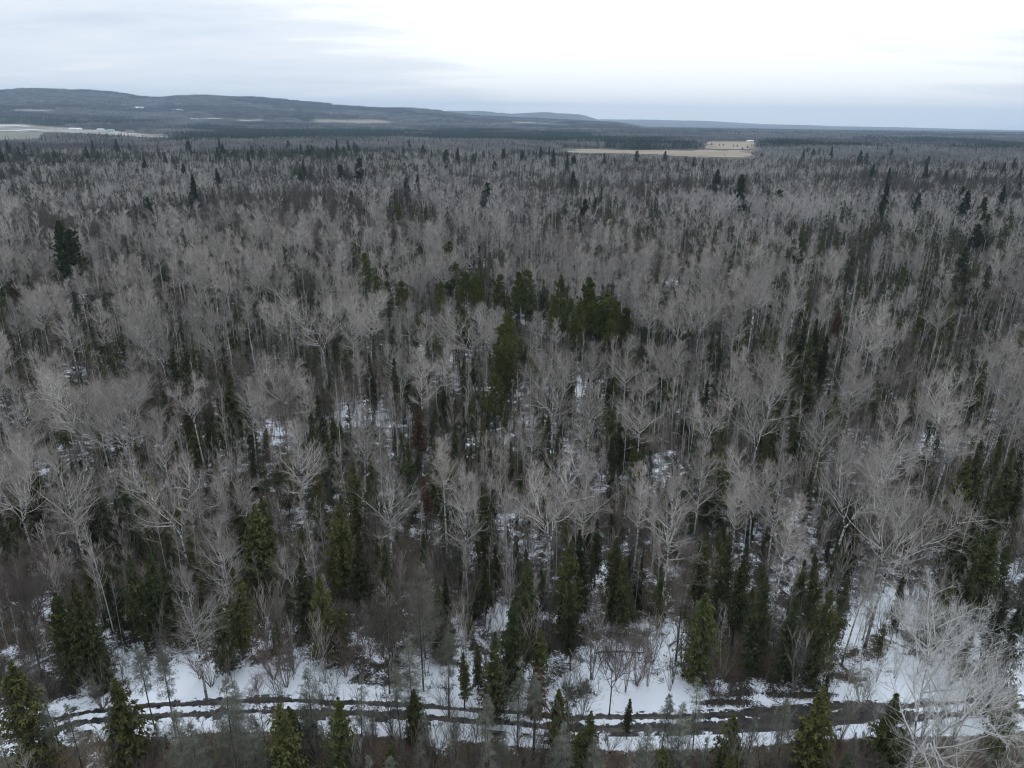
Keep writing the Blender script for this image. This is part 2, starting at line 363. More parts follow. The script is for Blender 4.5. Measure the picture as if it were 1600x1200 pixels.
def inpoly(u, v, poly):
    u = np.asarray(u, float); v = np.asarray(v, float); ins = np.zeros(u.shape, bool); n = len(poly)
    for i in range(n):
        (x1, y1), (x2, y2) = poly[i], poly[(i + 1) % n]
        c = ((y1 > v) != (y2 > v)); xx = (x2 - x1) * (v - y1) / ((y2 - y1) or 1e-9) + x1
        ins ^= c & (u < xx)
    return ins
def blobs(u, v, L):
    out = np.zeros(np.shape(u))
    for cx, cy_, rx, ry, w in L:
        out = np.maximum(out, w * np.exp(-(((u - cx) / rx) ** 2 + ((v - cy_) / ry) ** 2)))
    return out
TRACK_PX = [(-500, 1225), (-250, 1190), (-60, 1157), (60, 1135), (170, 1119), (260, 1109), (350, 1103), (430, 1101), (500, 1104), (600, 1112), (700, 1118), (800, 1125), (900, 1129), (1000, 1129), (1100, 1127), (1200, 1122), (1300, 1116), (1400, 1111), (1600, 1104), (1900, 1100), (2300, 1096)]
TR = np.array([at(u, v) for u, v in TRACK_PX])
def field_sight(u, x, y, z):
    """tallest tree at (x, y) that still leaves the open fields in view, 99 where no field lies behind"""
    lim = np.full(np.shape(u), 99.0); d = np.hypot(x, y)
    for f in FIELDS + [('', '', p) for p in FARCLEAR]:
        P = np.array(f[2]); uu = np.arange(P[:, 0].min(), P[:, 0].max() + 1, 2.0)
        lo = np.full(len(uu), -1.0); hi = np.full(len(uu), 1e9)
        for a, b in zip(P, np.roll(P, -1, 0)):
            if a[0] == b[0]: continue
            t = (uu - a[0]) / (b[0] - a[0]); ok = (t >= 0) & (t <= 1); vv = a[1] + t * (b[1] - a[1]); lo = np.where(ok, np.maximum(lo, vv), lo); hi = np.where(ok, np.minimum(hi, vv), hi)
        vb_ = np.interp(u, uu, lo); vt_ = np.interp(u, uu, hi); ins = (u > uu[0]) & (u < uu[-1])
        _, vbase = project(np.stack([x, y, z], -1))
        dd_ = F_[:, None] + R_[:, None] * ((u - 800) / FPX) + U_[:, None] * ((600 - vb_) / FPX)
        zray = CAM_H + dd_[2] / np.hypot(dd_[0], dd_[1]) * d
        lim = np.where(ins & (vbase > vt_), np.minimum(lim, np.where(vbase < vb_, -1, zray - z)), lim)
    return lim
FARCLEAR = [[(488, 186.5), (600, 188), (612, 193), (560, 194), (492, 192)], [(985, 190), (1020, 190.5), (1020, 193), (985, 193)], [(296, 184.5), (345, 184.5), (350, 187), (296, 187)], [(372, 187), (412, 187.5), (412, 190), (372, 189.6)], [(800, 190.5), (838, 191), (838, 194), (800, 193.5)], [(845, 193), (872, 193.5), (872, 195.5), (845, 195)], [(25, 171.5), (82, 172), (82, 174), (25, 173.5)], [(1320, 200.5), (1350, 201), (1350, 203), (1320, 202.5)]]
def resample(P, n):
    s = np.concatenate([[0], np.cumsum(np.linalg.norm(np.diff(P, axis=0), axis=1))]); q = np.linspace(0, s[-1], n)
    Q = np.stack([np.interp(q, s, P[:, 0]), np.interp(q, s, P[:, 1])], 1)
    for _ in range(60): Q[1:-1] = (Q[:-2] + Q[1:-1] * 2 + Q[2:]) / 4
    return Q
TRACK = resample(TR, 500)
def track_dist(x, y):
    x = np.asarray(x, float).ravel(); y = np.asarray(y, float).ravel(); out = np.full(x.shape, 99.0); side = np.zeros(x.shape)
    near = (y > 25) & (y < 85) & (np.abs(x) < 150)
    xs, ys = x[near], y[near]; o = np.full(xs.shape, 99.0); s_ = np.zeros(xs.shape)
    T2 = TRACK[::3]
    for i in range(0, len(xs), 20000):
        d = np.hypot(xs[i:i + 20000, None] - T2[None, :, 0], ys[i:i + 20000, None] - T2[None, :, 1]); k = d.argmin(1)
        o[i:i + 20000] = d[np.arange(len(k)), k]; s_[i:i + 20000] = ys[i:i + 20000] - T2[k, 1]
    out[near] = o; side[near] = s_
    return out, side
SNOW = [(1320, 985, 50, 32, .6), (1390, 955, 45, 25, .6), (1050, 1010, 32, 45, .6), (960, 1050, 55, 45, .6), (940, 895, 22, 30, .5), (975, 845, 18, 22, .4), (745, 855, 20, 22, .45), (770, 965, 35, 25, .4),
        (590, 930, 45, 35, .3), (60, 950, 40, 30, .45), (40, 1035, 40, 30, .45), (410, 675, 70, 26, .45), (560, 655, 90, 22, .42), (350, 690, 40, 30, .4), (800, 640, 45, 28, .3), (825, 656, 16, 10, .9), (1570, 890, 45, 30, .45),
        (1475, 855, 18, 60, .5), (1560, 1000, 70, 60, .4), (690, 1065, 60, 32, .6), (800, 1060, 60, 30, .4), (500, 1060, 60, 26, .55), (260, 1065, 80, 40, .65), (420, 1015, 30, 30, .3), (1180, 1075, 60, 22, .5), (735, 685, 20, 22, .3),
        (890, 380, 40, 8, .5), (1050, 440, 20, 8, .5), (960, 500, 60, 10, .2), (1290, 395, 10, 6, .4), (640, 690, 60, 20, .2), (900, 600, 40, 14, .3), (1450, 700, 30, 30, .3), (330, 730, 30, 26, .25), (560, 1010, 40, 30, .35), (1440, 1060, 90, 60, .3),
        (460, 800, 40, 30, .2), (130, 1180, 35, 30, .5), (700, 1160, 50, 25, .3), (800, 1165, 50, 20, .35), (1000, 740, 40, 20, .12), (830, 860, 40, 30, .3)]

# ------------------------------------------------------------------ ground: one polar sheet out to the horizon
def build_ground():
    a_f = np.radians(np.arange(-44, 44.01, .16)); a_b = np.radians(np.arange(46, 314.1, 3.0))
    az = np.concatenate([a_f, a_b]); rr = np.concatenate([[2, 8, 16], 24 * 1.0055 ** np.arange(0, 240), 24 * 1.0055 ** 239 * 1.0105 ** np.arange(1, 180)])
    last = rr[-1]; rr = np.concatenate([rr, last * 1.022 ** np.arange(1, 220)]); rr = rr[rr < 17000]; rr = np.append(rr, 17300)
    A, Rr = np.meshgrid(az, rr); x = (np.sin(A) * Rr); y = (np.cos(A) * Rr); z = height(x, y)
    far = (Rr > 7000) & (np.abs(((A + math.pi) % (2 * math.pi)) - math.pi) < R(50))
    z = z + far * rng.uniform(0, 6, z.shape)
    V = np.stack([x, y, z], -1).reshape(-1, 3); nr, na = x.shape
    i = np.arange(nr - 1)[:, None]; j = np.arange(na)[None]; j2 = (j + 1) % na
    Fq = np.stack([i * na + j, i * na + j2, (i + 1) * na + j2, (i + 1) * na + j], -1).reshape(-1, 4)
    V = np.concatenate([V, [[0, 0, 0]]]); c = len(V) - 1
    Ft = np.stack([np.full(na, c), (np.arange(na) + 1) % na, np.arange(na)], 1)
    me = mesh_from('ground', V, [Fq, Ft], [M['ground']], smooth=True)
    X, Y, Z = V.T; u, v = project(V); r = np.hypot(X, Y)
    td, side = track_dist(X, Y)
    fr = Y > 5
    snow = .325 - .16 * np.clip((r - 130) / 250, 0, 1) + (vnoise(X, Y, 14, 7) - .5) * .45
    snow = np.where(fr, snow + blobs(u, v, SNOW) * .75, snow)
    band = np.exp(-(np.clip(td - 2, 0, 99) / np.where(side > 0, 3.9, 2.0)) ** 2)
    snow = snow + band * (.17 + (vnoise(X, Y, 5, 18) - .5) * .8 + (vnoise(X, Y, 2, 19) - .5) * .5 + .25 * np.exp(-((u - 960) / 160) ** 2) + .2 * np.exp(-((u - 260) / 120) ** 2) + .15 * (u > 1300))
    snow = snow + .3 * (td < 3.2)
    low = (side < -3) & (td < 40) ; snow = np.where(low, snow - .22, snow)
    dark = np.where(fr, blobs(u, v, [(1090, 1097, 60, 5, .8), (1250, 1086, 60, 5, .8), (60, 1075, 30, 20, .6), (860, 1000, 60, 25, .4), (1170, 1050, 50, 20, .5), (340, 1160, 30, 15, .6), (150, 1150, 40, 12, .5)]), 0)
    snow -= dark * .9
    hillsnow = np.where(fr & (r > 3000), blobs(u, v, [(450, 165, 28, 2.5, .9), (420, 161, 18, 1.5, .7), (650, 174, 14, 4, 1.0), (640, 170, 8, 1.2, .9), (265, 156, 14, 2, .6), (170, 150, 12, 1.4, .4), (50, 146, 20, 1.5, .4), (330, 160, 30, 2.5, .35)]), 0)
    snow = np.where(r > 2500, hillsnow * .75 - .25, np.where(r > 600, -.5, snow))
    grass = np.clip(np.where((td < 28), (side < -2) * .9, 0) + np.clip((vnoise(X, Y, 8, 12) * .7 + vnoise(X, Y, 2, 13) * .3 - .5) * 3, 0, .5) * (r < 200), 0, 1)
    woods = np.clip((r - 500) / 500, 0, 1)
    ca = me.color_attributes.new('mask', 'FLOAT_COLOR', 'POINT')
    ca.data.foreach_set('color', np.stack([np.clip(snow, -1, 2), grass, woods, np.ones_like(X)], -1).astype(np.float32).ravel())
    o = bpy.data.objects.new('ground', me); COL.objects.link(o); o['kind'] = 'structure'; o['label'] = 'forest floor of dark litter with patches of melting snow'
build_ground()
def build_track():
    n = len(TRACK); tan = nz(np.gradient(TRACK, axis=0)); nrm = np.stack([-tan[:, 1], tan[:, 0]], 1)
    w = np.linspace(-1.75, 1.75, 47); x = TRACK[:, None, 0] + nrm[:, None, 0] * w; y = TRACK[:, None, 1] + nrm[:, None, 1] * w
    wob = (vnoise(np.arange(n), 0 * np.arange(n), 22, 4) - .5)[:, None] * .3
    rw = .22 + .16 * vnoise(np.arange(n), 0 * np.arange(n), 9, 14)[:, None]; rut = np.exp(-((w - .70 + wob) / rw) ** 2) + np.exp(-((w + .70 + wob) / (rw + .04)) ** 2)
    edge = 1 - (np.abs(w) / 1.75) ** 6
    z = height(x, y) + .07 + .07 * edge * (1 - .85 * rut) - .20 * (1 - edge)
    V = np.stack([x, y, z], -1).reshape(-1, 3); k = len(w); i = np.arange(n - 1)[:, None]; j = np.arange(k - 1)[None]
    Fq = np.stack([i * k + j, i * k + j + 1, (i + 1) * k + j + 1, (i + 1) * k + j], -1).reshape(-1, 4)
    me = mesh_from('dirt_track', V, [Fq], [M['track']], smooth=True)
    u, v = project(V); u = u.reshape(n, k)
    wet = np.exp(-((u - 1230) / 180) ** 2) + .25 * np.exp(-((u - 560) / 110) ** 2) + .35 * np.exp(-((u - 1000) / 90) ** 2)
    s = .93 - rut * (.75 + .5 * vnoise(x, y, 3, 15)) - .35 * (vnoise(x, y, 1.6, 16) > .72) - np.clip(wet, 0, 1) * (.45 + .35 * (w < 0)) - .15 * (vnoise(x, y, 4, 8) > .6)
    ca = me.color_attributes.new('mask', 'FLOAT_COLOR', 'POINT')
    ca.data.foreach_set('color', np.stack([s, s, s, np.ones_like(s)], -1).astype(np.float32).ravel())
    o = bpy.data.objects.new('dirt_track', me); COL.objects.link(o); o['kind'] = 'structure'; o['label'] = 'snowy dirt track with two dark wet wheel ruts'
build_track()
def ray_ground(u, v):
    d = ray(u, v); t = np.geomspace(200, 40000, 4000); P = C_ + d * t[:, None]
    below = P[:, 2] < height(P[:, 0], P[:, 1]); k = below.argmax() if below.any() else -1
    return P[k]
def drape(name, poly, mat, label, dz=.8):
    P = np.array([ray_ground(u, v)[:2] for u, v in poly]); mn, mxx = P.min(0), P.max(0)
    step = max((mxx - mn).max() / 90, 8)
    xs = np.arange(mn[0], mxx[0], step); ys = np.arange(mn[1], mxx[1], step)
    X, Y = np.meshgrid(xs, ys); ins = inpoly(X + step / 2 + (vnoise(X, Y, 40, 6) - .5) * 60, Y + step / 2 + (vnoise(X, Y, 40, 9) - .5) * 60, [tuple(p) for p in P])
    Z = height(X, Y) + dz; V = np.stack([X, Y, Z], -1).reshape(-1, 3); ny, nx = X.shape
    i, j = np.nonzero(ins[:-1, :-1]); Fq = np.stack([i * nx + j, i * nx + j + 1, (i + 1) * nx + j + 1, (i + 1) * nx + j], -1)
    if not len(Fq): return
    used, inv = np.unique(Fq, return_inverse=True)
    me = mesh_from(name, V[used], [inv.reshape(-1, 4)], [M[mat]], smooth=True)
    o = bpy.data.objects.new(name, me); COL.objects.link(o); o['kind'] = 'structure'; o['label'] = label
for f in FIELDS: drape(f[0], f[2], f[1], f[3])
drape('field', FARCLEAR[0], 'stubble', 'small pale field at the foot of the wooded hills')
for p_, l_ in zip(FARCLEAR[1:], ['thin snowy clearing under the low far ridge', 'thin snowy strip left of the pale field below the hills', 'small snowy clearing beside the pale field below the hills', 'snowy clearing below the gap between the hills', 'smaller snowy clearing right of the gap between the hills', 'snowy strip low on the leftmost hillside', 'tiny snowy clearing on the far plain']): drape('field', p_, 'snowfield', l_)

# ------------------------------------------------------------------ tree builders. each returns (trunk Geo, crown Geo)
def aspen(seed, H, W, lod, forks=1, base=.45, lean=0.0, mats=('aspen_bark', 'limb', 'twig'), thick=1.0):
    rs = np.random.RandomState(seed); tr, cr = Geo(), Geo(); frosty = mats[1] == 'white_limb'
    n = 14 if lod == 0 else 7 if lod == 1 else 3
    zf = np.linspace(0, 1, n)
    fork_z = H * (base + .03) if forks > 1 else H * .93
    bend = rs.normal(0, .25, 2)
    def axis(z): return np.stack([bend[0] * np.sin(z / H * 3) + lean * z, bend[1] * np.sin(z / H * 2.3), z], -1)
    r0 = .0085 * H * thick
    zz = zf * fork_z; P = axis(zz); rad = r0 * (1 - .62 * zz / H / 1.0) * np.where(zz < .4, 1.25, 1)
    if forks == 1: rad = r0 * (1 - .93 * zz / fork_z) + .01
    if lod == 2: rad = np.maximum(rad, .07)
    tr.tube(P, rad, 8 if lod == 0 else 5 if lod == 1 else 3)
    nl = {0: (7, 8, 7, 3), 1: (5, 8, 6, 2), 2: (3, 6, 5, 0)}[lod]
    if frosty and lod < 2: nl = (8, 8, 8, 3)
    # leaders
    if forks > 1:
        ph = rs.uniform(0, 6.28) + np.arange(forks) * 6.28 / forks + rs.normal(0, .3, forks)
        sp = rs.uniform(.28, .5, forks)
        D = np.stack([np.cos(ph) * sp, np.sin(ph) * sp, np.ones(forks)], 1)
        Ll = (H - fork_z) * rs.uniform(.85, 1.03, forks)
        PL, TL = sweep(rs, np.repeat(axis(np.array([fork_z])), forks, 0), D, Ll, nl[0], .35, .07)
        tr_r = r0 * (1 - .62 * fork_z / H) * .72
        for q in range(forks): tr.tube(PL[q], np.linspace(tr_r, .015 if lod < 2 else .05, nl[0] + 1), 6 if lod == 0 else 4)
        npri = {0: 17, 1: 13, 2: 8}[lod] + 9 * frosty
        S, D, Lc = sprout(rs, PL, TL, np.full(forks, W * .62), npri, .08, .97, R(50), 1.0, .05, .5)
    else:
        npri = {0: 34, 1: 26, 2: 15}[lod]
        t = np.sort(rs.uniform(0, 1, npri)); z = H * (base + (1 - base) * .96 * t); S = axis(z)
        ph = rs.uniform(0, 6.28) + np.arange(npri) * 2.4 + rs.normal(0, .4, npri); an = R(70) - t * R(42) + rs.normal(0, .2, npri)
        D = np.stack([np.cos(ph) * np.sin(an), np.sin(ph) * np.sin(an), np.cos(an)], 1)
        Lc = W * .60 * (1 - .60 * t ** 1.4) * rs.uniform(.45, 1.25, npri) * np.where(t < .12, .75, 1)
    k1 = {0: 5, 1: 3, 2: 2}[lod]
    P1, T1 = sweep(rs, S, D, Lc, k1, .62, .15)
    rb = np.clip(.0105 * Lc + .008, .012, .07) * (1 if lod < 2 else 1.3)
    cr.curves(P1, rb, rb * .3, 4 if lod == 0 else 3, 0)
    S2, D2, L2 = sprout(rs, P1, T1, Lc, nl[1], .18, 1, R(50), .60, .12, .4)
    P2, T2 = sweep(rs, S2, D2, L2, 3 if lod == 0 else 2 if lod == 1 else 1, .45, .2)
    if lod == 2: cr.curves(P2, .035, .02, 3, 0)
    else: cr.curves(P2, np.clip(.0065 * L2 + .005, .007, .03) * (1 if lod == 0 else 1.35), .0045 if lod == 0 else .007, 3, 0)
    S3, D3, L3 = sprout(rs, P2, T2, L2, nl[2], .15, 1, R(42), .62, .16, .3); L3 = np.maximum(L3, .35)
    P3, T3 = sweep(rs, S3, D3, L3, 2 if lod == 0 else 1, .35, .2)
    cr.curves(P3, {0: .0065, 1: .009, 2: .016}[lod], {0: .0035, 1: .006, 2: .010}[lod], 3, 1)
    if nl[3]:
        S4, D4, L4 = sprout(rs, P3, T3, L3, nl[3], .2, 1, R(40), .6, .2, .2); L4 = np.clip(L4, .25, .9)
        P4, _ = sweep(rs, S4, D4, L4, 1, .3, .1)
        cr.curves(P4, {0: .0042, 1: .007}[lod], {0: .0024, 1: .0045}[lod], 3, 1)
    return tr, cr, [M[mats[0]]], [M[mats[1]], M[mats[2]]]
def pole(seed, H, lod):                               # young slender aspen
    rs = np.random.RandomState(seed); tr, cr = Geo(), Geo()
    n = {0: 9, 1: 6, 2: 3}[lod]; z = np.linspace(0, H, n); b = rs.normal(0, .22, 2)
    ax = lambda z: np.stack([b[0] * np.sin(z / H * 3.1) , b[1] * np.sin(z / H * 2.6), z], -1)
    r0 = {0: .065, 1: .08, 2: .11}[lod]
    tr.tube(ax(z), r0 * (1 - .85 * z / H), 5 if lod == 0 else 3)
    npri = {0: 28, 1: 16, 2: 7}[lod]; t = np.sort(rs.uniform(0, 1, npri)); S = ax(H * (.42 + .56 * t))
    ph = rs.uniform(0, 6.28, npri); an = R(48) - t * R(18) + rs.normal(0, .15, npri)
    D = np.stack([np.cos(ph) * np.sin(an), np.sin(ph) * np.sin(an), np.cos(an)], 1); Lc = (1.7 - .9 * t) * rs.uniform(.6, 1.25, npri) * H / 13
    P1, T1 = sweep(rs, S, D, Lc, 2 if lod < 2 else 1, .5, .12)
    cr.curves(P1, {0: .016, 1: .018, 2: .028}[lod], {0: .006, 1: .010, 2: .018}[lod], 3, 0)
    S2, D2, L2 = sprout(rs, P1, T1, Lc, {0: 6, 1: 4, 2: 3}[lod], .2, 1, R(34), .6, .2, .3)
    P2, T2 = sweep(rs, S2, D2, np.maximum(L2, .3), 1, .3, .1)
    cr.curves(P2, {0: .008, 1: .012, 2: .02}[lod], {0: .005, 1: .009, 2: .014}[lod], 3, 1)
    if lod == 0:
        S3, D3, L3 = sprout(rs, P2, T2, np.maximum(L2, .3), 3, .2, 1, R(30), .7, .2, .2); P3, _ = sweep(rs, S3, D3, L3, 1, .2, .1)
        cr.curves(P3, .006, .004, 3, 1)
    return tr, cr, [M['pole_bark']], [M['limb'], M['twig']]
def conifer(seed, H, W, lod, mat='spruce', base=.1, full=1.0, droop=-.25, tip=.8):
    rs = np.random.RandomState(seed); tr, cr = Geo(), Geo()
    z = np.linspace(0, H * .985, 6 if lod < 2 else 3); r0 = .009 * H + .02
    tr.tube(np.stack([0 * z, 0 * z, z], 1), r0 * (1 - .93 * z / H) + (.01 if lod < 2 else .03), 7 if lod == 0 else 3)
    nb = int({0: 36 * H, 1: 18 * H, 2: 6.5 * H}[lod] * full)
    t = np.sort(rs.uniform(0, 1, nb) ** .9); zb = H * (base + (1 - base) * t)
    clump = 1 + .3 * np.sin(t * rs.uniform(20, 34) + rs.uniform(0, 6)) + .18 * np.sin(t * rs.uniform(50, 80)) + .27 * rs.normal(0, 1, nb)
    Rb = W / 2 * (1 - t) ** tip * np.clip(clump, .3, 1.7) * np.clip(.55 + t * 4, 0, 1) + .1
    ph = rs.uniform(0, 6.28, nb); side = 1 + .18 * np.cos(ph - rs.uniform(0, 6.28)); Rb = Rb * side
    dz = droop * (1 - t) + .25 * t
    D = np.stack([np.cos(ph), np.sin(ph), dz + rs.normal(0, .1, nb)], 1)
    P1, T1 = sweep(rs, np.stack([0 * zb, 0 * zb, zb], 1), D, Rb, 3 if lod < 2 else 1, .35, .06)
    if lod == 0: cr.curves(P1, .012, .005, 3, 1)
    ns = {0: 16, 1: 10, 2: 6}[lod]
    S, D2, L2 = sprout(rs, P1, T1, Rb, ns, .15, 1, R(58), .5, -.12, .35)
    sz = {0: .24, 1: .36, 2: .62}[lod]; L2 = np.clip(L2, sz * .6, sz * 1.4)
    wv = nz(np.cross(D2, np.array([0, 0, 1.0]) + rs.normal(0, .45, D2.shape)))
    wd = L2[:, None] * rs.uniform(.16, .28, (len(S), 1)); drop = np.array([0, 0, -1]) * L2[:, None] * .25
    mid = S + D2 * L2[:, None] * .35
    cr.tris(S - D2 * .03, mid + wv * wd + drop * .3, S + D2 * L2[:, None] + drop, 0)
    cr.tris(S - D2 * .03, S + D2 * L2[:, None] + drop, mid - wv * wd + drop * .3, 0)
    # leading shoot
    k = {0: 60, 1: 24, 2: 6}[lod]; zt = H - rs.uniform(0, .1, k) * H; ph = rs.uniform(0, 6.28, k); S = np.stack([0 * zt, 0 * zt, zt], 1)
    ln = (H - zt) * .22 + .12 + (.1 if lod == 2 else 0); D3 = np.stack([np.cos(ph), np.sin(ph), .7 + 0 * ph], 1)
    wv = nz(np.cross(D3, [0, 0, 1.0])) * (.05 if lod < 2 else .1); cr.tris(S - wv, S + wv, S + D3 * ln[:, None], 0)
    return tr, cr, [M['dark_bark']], [M[mat], M['dark_bark']]
def pine(seed, H, W, lod, mat='pine', base=.3, rounded=.5, nb=None):
    rs = np.random.RandomState(seed); tr, cr = Geo(), Geo()
    z = np.linspace(0, H * .97, 7 if lod < 2 else 3); tr.tube(np.stack([.1 * np.sin(z / 4), .1 * np.cos(z / 5), z], 1), (.011 * H) * (1 - .9 * z / H) + .015, 8 if lod == 0 else 4)
    nw = int(H * (1 - base) / {0: .55, 1: .62, 2: .85}[lod]); t = np.repeat(np.linspace(0, 1, nw), 6 if lod < 2 else 5); nb = len(t)
    t = np.clip(t + rs.normal(0, .008, nb), 0, 1); zb = H * (base + (1 - base) * .97 * t)
    Rb = W / 2 * (np.clip(1 - t, 0, 1) ** (.9 - .45 * rounded) * np.clip(.45 + t * 2.4, 0, 1)) * rs.uniform(.5, 1.25, nb) + .15
    Rb *= 1 + .35 * (rs.uniform(0, 1, nb) > .85)
    ph = rs.uniform(0, 6.28, nb); D = np.stack([np.cos(ph), np.sin(ph), .05 + .5 * t + rs.normal(0, .1, nb)], 1)
    P1, T1 = sweep(rs, np.stack([0 * zb, 0 * zb, zb], 1), D, Rb, 4 if lod < 2 else 2, .35, .07); cr.curves(P1, .012 * Rb + .012, .01, 3, 1)
    S, D2, L2 = sprout(rs, P1, T1, Rb, {0: 9, 1: 8, 2: 5}[lod], .25, 1, R(45), .42, .12, .35); L2 = np.clip(L2, .12, 1.3)
    P2, T2 = sweep(rs, S, D2, L2, 2, .3, .1)
    if lod == 0: cr.curves(P2, .008, .005, 3, 1)
    nt_ = {0: 15, 1: 9, 2: 6}[lod]
    C, D3, _ = sprout(rs, P2, T2, L2, nt_, .35, 1, R(55), .5, .2, .2)
    ln = {0: .28, 1: .46, 2: .75}[lod] * rs.uniform(.7, 1.3, (len(C), 1)); wv = nz(np.cross(D3, rs.normal(0, 1, D3.shape))) * {0: .055, 1: .11, 2: .24}[lod]
    cr.tris(C - wv, C + wv, C + D3 * ln, 0); wv2 = nz(np.cross(D3, wv)) * {0: .055, 1: .11, 2: .24}[lod]; cr.tris(C - wv2, C + wv2, C + D3 * ln * .9, 0)
    return tr, cr, [M['dark_bark']], [M[mat], M['dark_bark']]
def tamarack(seed, H, W, lod, mat='lichen', dens=1.0, base=.25):     # thin bare conifer with short twiggy, lichen hung branches
    rs = np.random.RandomState(seed); tr, cr = Geo(), Geo()
    z = np.linspace(0, H, 8); tr.tube(np.stack([.12 * np.sin(z / 3), .1 * np.sin(z / 4 + 1), z], 1), .0075 * H * (1 - .92 * z / H) + .008, 6)
    nb = int(13 * H * dens); t = np.sort(rs.uniform(0, 1, nb)); zb = H * (base + (1 - base) * t); Rb = W / 2 * (1 - t) ** .7 * rs.uniform(.4, 1.2, nb) * np.clip(.4 + 3 * t, 0, 1) + .15
    ph = rs.uniform(0, 6.28, nb); D = np.stack([np.cos(ph), np.sin(ph), rs.normal(-.05, .2, nb)], 1)
    P1, T1 = sweep(rs, np.stack([.12 * np.sin(zb / 3), .1 * np.sin(zb / 4 + 1), zb], 1), D, Rb, 3, .1, .16); cr.curves(P1, .012, .006, 3, 0)
    S, D2, L2 = sprout(rs, P1, T1, Rb, 8, .15, 1, R(55), .5, -.1, .3); P2, T2 = sweep(rs, S, D2, L2, 2, -.2, .2); cr.curves(P2, .009, .004, 3, 0)
    S, D2, L2 = sprout(rs, P2, T2, np.clip(L2, .2, 1), 4, .15, 1, R(60), .5, -.25, .3); P3, _ = sweep(rs, S, D2, np.maximum(L2, .12), 1, 0, .2); cr.curves(P3, .008, .004, 3, 0)
    return tr, cr, [M['dark_bark']], [M[mat], M['dark_bark']]
def shrub(seed, H, W, mat='red_twig', stems=11, lod=0):
    rs = np.random.RandomState(seed); tr, cr = Geo(), Geo()
    ph = rs.uniform(0, 6.28, stems); sp = rs.uniform(.08, .62, stems) * W / H; rb = .12 * rs.uniform(0, 1, stems)
    D = np.stack([np.cos(ph) * sp, np.sin(ph) * sp, np.ones(stems)], 1); L = H * rs.uniform(.7, 1.08, stems)
    P1, T1 = sweep(rs, np.stack([np.cos(ph) * rb, np.sin(ph) * rb, 0 * ph - .05], 1), D, L, 5 if lod == 0 else 2, .1, .07)
    cr.curves(P1, .028 if lod == 0 else .03, .008, 4 if lod == 0 else 3, 0)
    S, D2, L2 = sprout(rs, P1, T1, L, 10 if lod == 0 else 6, .3, 1, R(26), .38, .15, .4); P2, T2 = sweep(rs, S, D2, L2, 2 if lod == 0 else 1, .2, .1); cr.curves(P2, .011 if lod == 0 else .016, .005 if lod == 0 else .01, 3, 0)
    S, D2, L2 = sprout(rs, P2, T2, L2, 5 if lod == 0 else 3, .15, 1, R(30), .55, .15, .3); P3, T3 = sweep(rs, S, D2, np.maximum(L2, .2), 1, .2, .1); cr.curves(P3, .0075 if lod == 0 else .012, .004, 3, 0)
    return None, cr, None, [M[mat]]

# prototypes: kind -> list of dicts (H: height, words: look, lods: {lod: (trunk mesh, crown mesh, joined mesh)})
PROTO = {}
def join(tr, cr, tm, cm, name):
    g = Geo()
    if tr is None: return cr.mesh(name, cm)
    g.V = tr.V + cr.V; off = tr.n; g.F = list(tr.F) + [f + off for f in cr.F]; g.M = list(tr.M) + [q + len(tm) for q in cr.M]; g.n = tr.n + cr.n
    return g.mesh(name, tm + cm)
def proto(kind, words_, H, fn, lods=(0, 1, 2)):
    d = {'H': H, 'words': words_, 'sep': {}, 'join': {}}
    for l in lods:
        tr, cr, tm, cm = fn(l)
        if l < 2: d['sep'][l] = (tr.mesh('trunk', tm, True) if tr else None, cr.mesh('crown', cm))
        d['join'][l] = join(tr, cr, tm, cm, kind + '_mass')
    PROTO.setdefault(kind, []).append(d)
for i, (w, H, W, fk, bs, ln) in enumerate([
        ('broad crowned pale aspen', 19, 8.0, 1, .44, 0), ('twin forked pale aspen', 19, 8.0, 2, .44, .02), ('tall narrow crowned aspen', 21, 5.2, 1, .5, 0), ('three forked spreading aspen', 18, 8.4, 3, .42, -.02),
        ('slim aspen with high small crown', 19, 4.6, 1, .62, .03), ('aspen with deep rounded crown', 17, 7.0, 1, .36, 0), ('tall twin stemmed aspen', 21, 6.0, 2, .54, -.03), ('aspen with thin one sided crown', 18, 5.6, 1, .5, .05),
        ('low forked aspen with open crown', 16, 6.4, 3, .34, .02), ('tall aspen with ragged narrow crown', 22, 4.8, 1, .55, -.02), ('white aspen with dense round crown', 20, 12.5, 2, .34, .0)]):
    proto('bare_aspen', w, H, lambda l, i=i, H=H, W=W, fk=fk, bs=bs, ln=ln: aspen(100 + i, H, W, l, fk, bs, ln, ('aspen_bark', 'limb', 'twig') if i < 10 else ('aspen_bark', 'white_limb', 'white_limb')))
for i, (w, H, W, fk, bs) in enumerate([('dusky brown bare hardwood', 16, 7.5, 1, .3), ('grey brown forked hardwood', 15, 8, 3, .28), ('dull brown slim hardwood', 15, 5.5, 1, .35)]):
    proto('bare_hardwood', w, H, lambda l, i=i, H=H, W=W, fk=fk, bs=bs: aspen(200 + i, H, W, l, fk, bs, 0, ('dark_bark', 'brown_twig', 'brown_twig'), .8))
for i, (w, H) in enumerate([('slender whitish young aspen', 14), ('thin pale aspen pole', 12), ('straight thin young aspen', 15.5), ('wispy short young aspen', 10)]):
    proto('young_aspen', w, H, lambda l, i=i, H=H: pole(300 + i, H, l))
proto('young_aspen', 'thin dark stemmed sapling', 11, lambda l: tuple(list(pole(331, 11, l)[:2]) + [[M['dark_bark']], [M['brown_twig'], M['brush']]]))
proto('young_aspen', 'slim grey stem with sparse twigs', 13, lambda l: tuple(list(pole(332, 13, l)[:2]) + [[M['brush']], [M['brush'], M['twig']]]))
